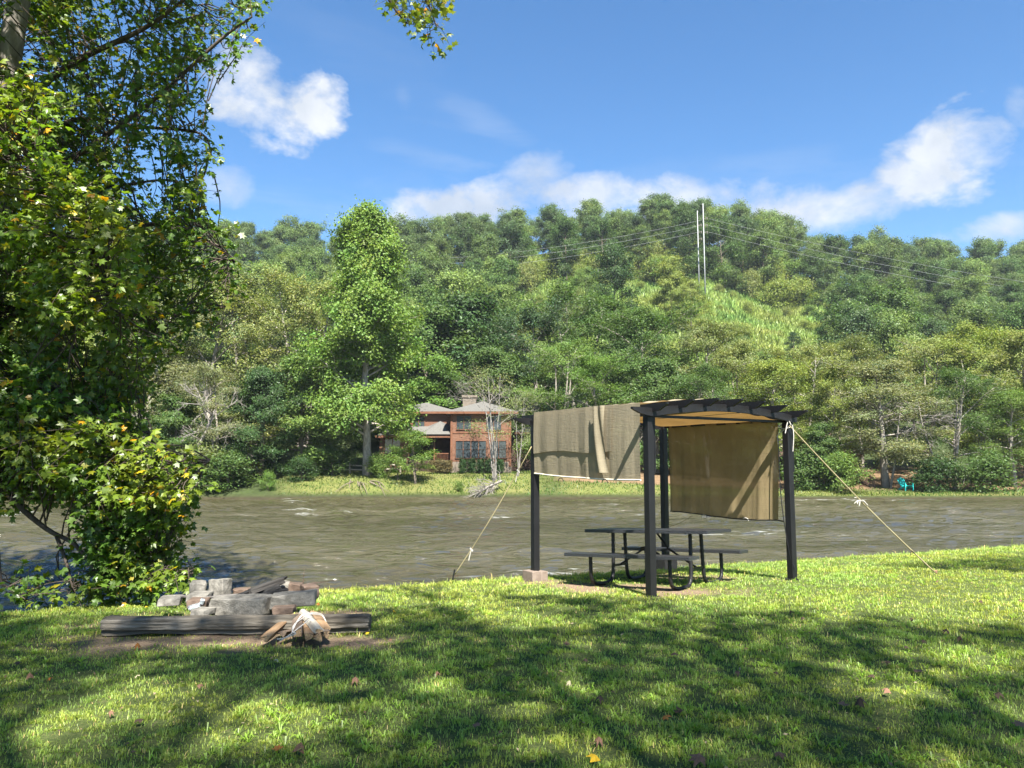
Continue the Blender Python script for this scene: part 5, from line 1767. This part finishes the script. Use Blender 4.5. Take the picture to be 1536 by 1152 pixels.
R1 = [(-160, -60), (385, -60), (382, 20), (368, 70), (335, 85), (312, 130), (318, 185), (312, 215), (300, 262), (305, 320), (335, 350), (345, 395), (342, 440), (325, 470), (285, 500), (225, 520), (180, 545), (0, 540), (-160, 540)]
dR1 = lambda u, v: np.where(u < 200, 1, np.where(u < 270, .8, .5)) * np.where((v > 280) & (v < 490) & (u > 200), 2.0, 1)
regs = [
    (region(R1, 10.8, 14.2, 2100, 1, dR1, .445, .022), 13),
    (region([(-160, -60), (120, -60), (170, 120), (190, 300), (270, 380), (240, 480), (0, 520), (-160, 520)], 11.6, 14.2, 620, 21, lambda u, v: np.where(v < 300, .45, 1), .42, .02), 13),
    (region([(-160, 110), (40, 120), (85, 190), (110, 250), (165, 300), (200, 400), (190, 450), (150, 470), (90, 470), (50, 420), (20, 350), (-160, 380)], 8.9, 10.0, 360, 2, None, .38), 14),
    (region([(-160, 540), (60, 540), (180, 590), (200, 640), (295, 690), (292, 740), (245, 755), (240, 790), (262, 830), (258, 870), (160, 868), (150, 800), (60, 742), (-160, 720)], 9.9, 12.2, 900, 3, lambda u, v: np.where(v > 760, .95, 1) * np.where((u < 130) & (v > 745), .1, 1), .33), 14),
    (region([(20, 640), (180, 640), (290, 690), (280, 745), (200, 760), (120, 740), (20, 700)], 9.4, 10.2, 130, 4, None, .3), 11),
    (region([(0, 520), (230, 520), (215, 590), (60, 640), (-160, 640), (-160, 520)], 10.5, 13, 300, 5, None, .45), 10),
    (region([(10, 868), (160, 850), (270, 858), (255, 878), (60, 895), (0, 893)], 9.9, 10.6, 55, 6, None, .2), 7),
    (region([(135, 770), (275, 770), (278, 878), (150, 878)], 10.0, 10.8, 190, 16, None, .3), 12),
    (region([(230, 850), (292, 848), (296, 862), (250, 875)], 9.6, 10.2, 16, 7), 9),
    (region([(-520, -700), (230, -700), (340, -80), (-520, -80)], 7.5, 14, 1300, 8, None, .4, .006), 12),
    (region([(-520, -60), (-160, -60), (-160, 720), (-520, 760)], 9, 13.5, 420, 9, None, .4), 11),
]
def shade_edge(u):
    return np.interp(u, [-400, 0, 120, 250, 400, 560, 680, 800, 960, 1100, 1200, 1300, 1400, 1536, 1900], [928, 926, 922, 920, 905, 892, 890, 892, 903, 898, 912, 930, 938, 932, 930])


LIT = [(380, 918, 150, 10, 0), (250, 938, 120, 8, .0), (470, 952, 60, 9, 0), (330, 890, 220, 12, .06), (70, 1112, 190, 30, -.28), (210, 1062, 120, 20, -.10), (440, 1102, 130, 24, 0), (330, 1135, 60, 20, 0), (250, 1042, 60, 10, 0), (700, 908, 90, 7, 0), (772, 932, 70, 9, .05), (640, 900, 100, 6, 0),
       (1130, 912, 110, 6, 0), (1235, 925, 60, 9, 0), (1150, 984, 50, 7, 0), (1455, 1000, 110, 20, .1), (1330, 1040, 60, 12, 0), (1500, 1085, 60, 10, 0), (560, 1085, 60, 12, 0), (330, 968, 90, 6, 0), (1000, 930, 60, 5, 0)]


def shaded(u, v):
    s = v > shade_edge(u) + 22 * (fbm(u, v * 2, .02, 33) - .5)
    for cu, cv, ru, rv, a in LIT:
        c, si = math.cos(a), math.sin(a)
        x = (u - cu) * c + (v - cv) * si; y = -(u - cu) * si + (v - cv) * c
        m = (x / ru) ** 2 + (y / rv) ** 2 + 1.2 * (fbm(u, v * 2, .03, 35) - .5)
        s &= m > 1
    s |= ((u > 1370) & (v > 832 + (1536 - u) * .10) & (v < 866 - (1536 - u) * .06))
    return s


def blocks_lawn(t):
    g_ = t - SUNV[None] * ((t[:, 2:3] + .1) / SUNV[2])
    u, v = proj(g_)
    inlawn = (g_[:, 1] > 3.5) & (lawn_s(g_[:, 0], g_[:, 1]) < .6) & (u > -100) & (u < 1640)
    near = np.zeros(len(t), bool)
    return inlawn & ~shaded(u, v)


LITP = [[(-60, 110), (60, 120), (110, 210), (170, 290), (215, 400), (205, 470), (150, 480), (60, 450), (10, 380), (-60, 380)],
        [(40, 650), (180, 640), (310, 680), (300, 760), (200, 770), (90, 740)], [(-60, 560), (40, 560), (40, 640), (-60, 660)], [(230, 845), (300, 845), (300, 875), (240, 875)]]


def blocks_lit(t):
    bad = np.zeros(len(t), bool)
    for poly, Yt in zip(LITP, (9.7, 9.9, 10.2, 10.0)):
        s = (t[:, 1] - Yt) / SUNV[1]           # travel from the lit cluster towards the sun
        q = t - SUNV[None] * s[:, None]
        u, v = proj(q)
        bad |= (s > .35) & in_poly(u, v, poly)
    return bad


for i, (tips, nl) in enumerate(regs):
    if i != 2 and i != 4: tips = tips[~blocks_lit(tips)]
    if i >= 9: tips = tips[~blocks_lawn(tips)]
    tu_, tv_ = proj(tips)
    tips = tips[~((tu_ > -5) & (tu_ < 52) & (tv_ < 105) & (tips[:, 1] < 12.6)) & ~((tu_ > -10) & (tu_ < 42) & (tv_ > 440) & (tv_ < 560))]
    par = link(tips)
    # keep twigs short: bring far parents nearer
    dd = np.linalg.norm(tips - par, axis=1, keepdims=True)
    par = np.where(dd > 1.1, tips + (par - tips) / dd * 1.1, par)
    vis = i < 9
    sprig_leaves(tl, tw, tips, par, nl, .115 if vis else .17, 50 + i, (lambda p_, r_: near_cols(p_, r_) * V(1.4, 1.2, .95)) if i in (2, 4, 8) else near_cols, hang=.35, slen=.42)  # sun on these clusters put into brighter leaf colour, plus yellower young leaves
ntree = empty('sycamore_tree', T_trunk[0], 'large near tree hanging lobed green leaves over the water at the left edge', 'tree')
O_ = np.array(ntree.location)
MB_t.build('trunk', M_bark_grey, ntree, smooth=True, local=O_)
tw.build('branches', rough_mat('bark_dark', (.035, .028, .022), (.10, .08, .065), .9, 12, (1, 1, .4), .5, 30), ntree, smooth=True, local=O_)
cr = tl.build('crown', M_leafn, ntree, local=O_)
cr.color = (.084, .148, .021, 1)

# ================================================================== SHADE TREE OVER THE CAMERA
NT2 = MB(); NL2 = MB()
SH = V(SUNV[0] / SUNV[2], SUNV[1] / SUNV[2])     # offset towards the sun per metre of height
r = np.random.default_rng(99)


gxy = []
while len(gxy) < 4900:
    gx_, gy_ = np.meshgrid(np.arange(-9, 14, .30), np.arange(-1.0, 14.5, .30))
    x = (gx_ + r.uniform(-.2, .2, gx_.shape)).ravel(); y = (gy_ + r.uniform(-.2, .2, gx_.shape)).ravel()
    p = np.stack([x, y, lawn_z(x, y)], 1)
    u, v = proj(p)
    vis = y > 2.5
    k = np.where(vis, shaded(u, v), r.random(len(x)) < .8)
    k &= (np.abs(x - 2) < 3 + y * .85)
    gxy += list(p[k])
gxy = np.array(gxy[:4900])
h = r.uniform(14, 20, len(gxy)) + np.where(gxy[:, 1] > 11.5, 2, 0)
tips = gxy + np.stack([SH[0] * h, SH[1] * h, h], 1)
tu, tv = proj(tips)
ok = (tips[:, 1] < .3) | (tv < -70)
tips = tips[ok]
tips = tips[~blocks_lit(tips) & ~blocks_lawn(tips)]
main = []
base = V(5.2, -13, 0)
fork = V(5.0, -11.5, 9)
NT2.tube(curve([base + V(0, 0, -.3), V(5.15, -12.6, 4), fork], 12), np.linspace(.6, .42, 12), 12)
for (e, r0) in [((-4, -8, 16), .2), ((-2, -5, 16), .2), ((2, -3, 17), .2), ((6, -3, 16.5), .2), ((11, -4, 17), .2), ((15, -6, 17), .18), ((3, -13, 18), .2), ((13, -1, 18), .14), ((0, -12, 16), .16), ((9, -12, 17), .2), ((5, -8, 19), .2)]:
    e = V(*e); c = curve([fork, fork * .6 + e * .4 + V(0, 0, 1.2), fork * .25 + e * .75 + V(0, 0, .6), e], 24)
    NT2.tube(c, np.linspace(r0, .02, 24), 7, cap=False); main.append(c[4:])
# the limb whose tip dips into the top of the view
lim = curve([P(180, -330, 10), P(330, -330, 9.6), P(480, -230, 9.0), P(600, -80, 8.6), P(640, 0, 8.6), P(655, 40, 8.7)], 30)
LB = MB(); LV_ = MB(); LB.tube(lim, np.linspace(.05, .007, 30), 6, cap=False)
lim2 = curve([lim[18], P(560, -50, 8.3), P(590, 10, 8.4), P(610, 35, 8.5)], 16); LB.tube(lim2, np.linspace(.03, .006, 16), 5, cap=False)
old = bpts
bpts = np.vstack(main)
par = link(tips)
sprig_leaves(NL2, NT2, tips, par, 10, .14, 70, near_cols, hang=.1, slen=.6, stem=False)
# a thin set of connecting limbs
for i in range(0, len(tips), 14):
    NT2.tube(curve([par[i], (par[i] + tips[i]) / 2 + V(0, 0, .1), tips[i]], 6), np.linspace(.03, .01, 6), 4, cap=False)
tip2 = region([(590, -40), (672, -40), (668, 10), (655, 30), (668, 52), (652, 58), (628, 40), (598, 20)], 8.3, 9.0, 42, 61, None, .1)
tip3 = region([(575, -10), (600, -20), (612, 30), (590, 12)], 8.3, 9.0, 5, 62)
bpts = np.vstack([lim[18:], lim2])
for tt, nl in ((tip2, 8), (tip3, 4)):
    sprig_leaves(LV_, LB, tt, link(tt), nl, .095, 72, near_cols, hang=.3, slen=.22, twr=.004)
st = empty('shade_tree', base, 'tall shade tree behind the viewpoint casting dappled shade over the lawn', 'tree')
O_ = np.array(st.location)
NT2.build('trunk', M_bark_grey, st, smooth=True, local=O_)
LB.build('drooping_limb', bpy.data.materials['bark_dark'], ntree, smooth=True, local=np.array(ntree.location))
c3 = LV_.build('limb_foliage', M_leafn, ntree, local=np.array(ntree.location)); c3.color = (.12, .17, .03, 1)
c2 = NL2.build('crown', M_leafn, st, local=O_); c2.color = (.11, .17, .03, 1)

# ================================================================== FALLEN LEAVES
def leafmat(name, c):
    return rough_mat(name, tuple(x * .75 for x in c), c, .7, 20, bump=.3)


LM = {'yellow': leafmat('leaf_yellow', (.55, .34, .02)), 'brown': leafmat('leaf_brown', (.17, .095, .06)), 'dark': leafmat('leaf_dark', (.075, .05, .035)),
      'orange': leafmat('leaf_orange', (.34, .13, .03)), 'pale': leafmat('leaf_pale', (.45, .39, .24)), 'pink': leafmat('leaf_pinkish', (.32, .17, .11))}
FL = [(895, 1142, 'yellow', 1.2), (1003, 1072, 'orange', 1.2), (901, 1107, 'brown', 1.2), (1058, 1137, 'brown', 1.6), (1162, 1129, 'dark', 1.1), (852, 1022, 'pale', .9), (895, 1046, 'dark', 1.1), (876, 991, 'dark', 1),
      (846, 966, 'brown', 1.1), (1013, 982, 'dark', 1.3), (1110, 1008, 'brown', 1), (1161, 1008, 'dark', .7), (1333, 1039, 'pink', 1), (1258, 1053, 'brown', 1.3), (1287, 1057, 'dark', 1.3), (1021, 1063, 'dark', 1),
      (1309, 1016, 'dark', 1.2), (1370, 1006, 'dark', 1.3), (1328, 993, 'dark', 1), (1356, 969, 'dark', 1), (1382, 960, 'dark', 1), (1424, 948, 'dark', 1.1), (1444, 959, 'dark', 1), (1472, 901, 'dark', 1), (1528, 901, 'brown', 1),
      (1202, 927, 'dark', 1), (1184, 919, 'dark', .7), (1492, 1042, 'dark', 1.1), (1533, 1083, 'brown', 1.4), (1370, 931, 'dark', .9), (1305, 866, 'dark', .8), (1404, 873, 'brown', .8), (530, 1018, 'brown', 1.4),
      (204, 968, 'orange', 1.2), (589, 916, 'yellow', .9), (552, 948, 'yellow', .7), (364, 984, 'pink', .7), (418, 992, 'pale', .7), (80, 974, 'dark', .9), (30, 995, 'dark', .9), (45, 1016, 'brown', 1), (78, 1016, 'orange', .7),
      (210, 1012, 'pale', .8), (420, 1124, 'orange', 1), (448, 1126, 'brown', 1.2), (296, 1030, 'brown', .8), (215, 1080, 'dark', 1), (222, 910, 'yellow', 1.1), (163, 1068, 'brown', .8), (660, 1010, 'brown', .8), (720, 1085, 'brown', .9), (588, 960, 'brown', .8), (478, 905, 'orange', 1)]
words = {'yellow': 'bright yellow', 'brown': 'curled brown', 'dark': 'dark dried', 'orange': 'orange-brown', 'pale': 'pale cream', 'pink': 'pinkish tan'}
cnt = {}
for i, (u, v, k, s) in enumerate(FL):
    g_ = G(u, v, 0.0); z = float(lawn_z(g_[0], g_[1])) + .038
    g_ = G(u, v, z)
    mb = MB()
    rr = np.random.default_rng(500 + i)
    n_ = nrm(V(rr.normal() * .25, -.15 + rr.normal() * .2, 1))[None]
    t_ = nrm(rr.normal(size=(1, 3)) * V(1, 1, .2))
    lobed_leaves(mb, np.zeros((1, 3)), n_, t_, np.array([.062 * s]), np.ones((1, 3)), curl=3.2)
    o = mb.build('fallen_leaf', LM[k]); o.location = g_
    where = 'near the bottom edge' if v > 1100 else ('in the shaded foreground grass' if v > 990 else 'on the grass further back')
    side = 'left part' if u < 512 else ('middle' if u < 1024 else 'right part')
    tag(o, f'{words[k]} fallen leaf {where}, {side} of the lawn', 'leaf', f'{words[k]} leaves {where}, {side}')

for p_ in pa + pc + pb_ + [ptul, pbir, psm, psh, ppin, phd]:
    p_.drop()

# leaf litter and twigs pressed into the grass
lt = MB(); r = np.random.default_rng(321)
n = 2600
yy = r.uniform(3.2, 15, n); xx = (r.random(n) * 2 - 1) * (.68 * yy + 1)
k = (lawn_s(xx, yy) < -.2) & (r.random(n) < .35 + dirt_amount(xx, yy)); xx, yy = xx[k], yy[k]; n = len(xx)
pos = np.stack([xx, yy, lawn_z(xx, yy) + np.where(dirt_amount(xx, yy) > .5, .006, r.uniform(.01, .03, n))], 1)
nor = nrm(np.stack([r.normal(size=n) * .35, r.normal(size=n) * .35 - .2, np.ones(n)], 1))
cc_ = np.array([[.14, .09, .055], [.22, .15, .09], [.07, .05, .04], [.30, .24, .15]])[r.integers(0, 4, n)]
quad_leaves(lt, pos, nor, r.uniform(.012, .04, n), cc_, .5)
for i in range(160):
    y = r.uniform(3.4, 12); x = (r.random() * 2 - 1) * (.66 * y + .5)
    if lawn_s(x, y) > -.3: continue
    z = float(lawn_z(x, y)) + .02; a = r.random() * 6.28; L = r.uniform(.04, .16)
    p = V(x, y, z); d = V(math.cos(a), math.sin(a), .05) * L
    s_ = nrm(np.cross(d, V(0, 0, 1))) * .0022
    lt.add([p - s_, p + s_, p + d + s_, p + d - s_], q=[[0, 1, 2, 3]], c=np.tile([.12, .09, .06], (4, 1)))
tag(lt.build('leaf_litter', leaf_mat('litter', (1, 1, 1), trans=.1, tintobj=False, gloss=.01)), 'scattered brown leaf litter and twigs lying in the lawn', 'leaf litter', kind='stuff')

# ================================================================== AIR
m, nt, out = newmat('haze_air')
pv = N(nt, 'ShaderNodeVolumePrincipled'); pv.inputs['Color'].default_value = (.80, .88, 1.0, 1); pv.inputs['Density'].default_value = .00017; pv.inputs['Anisotropy'].default_value = .2
nt.links.new(pv.outputs[0], out.inputs['Volume'])
hz_ = MB().box(V(0, 198, 54), (940, 660, 124)).build('haze', m); tag(hz_, kind='stuff')
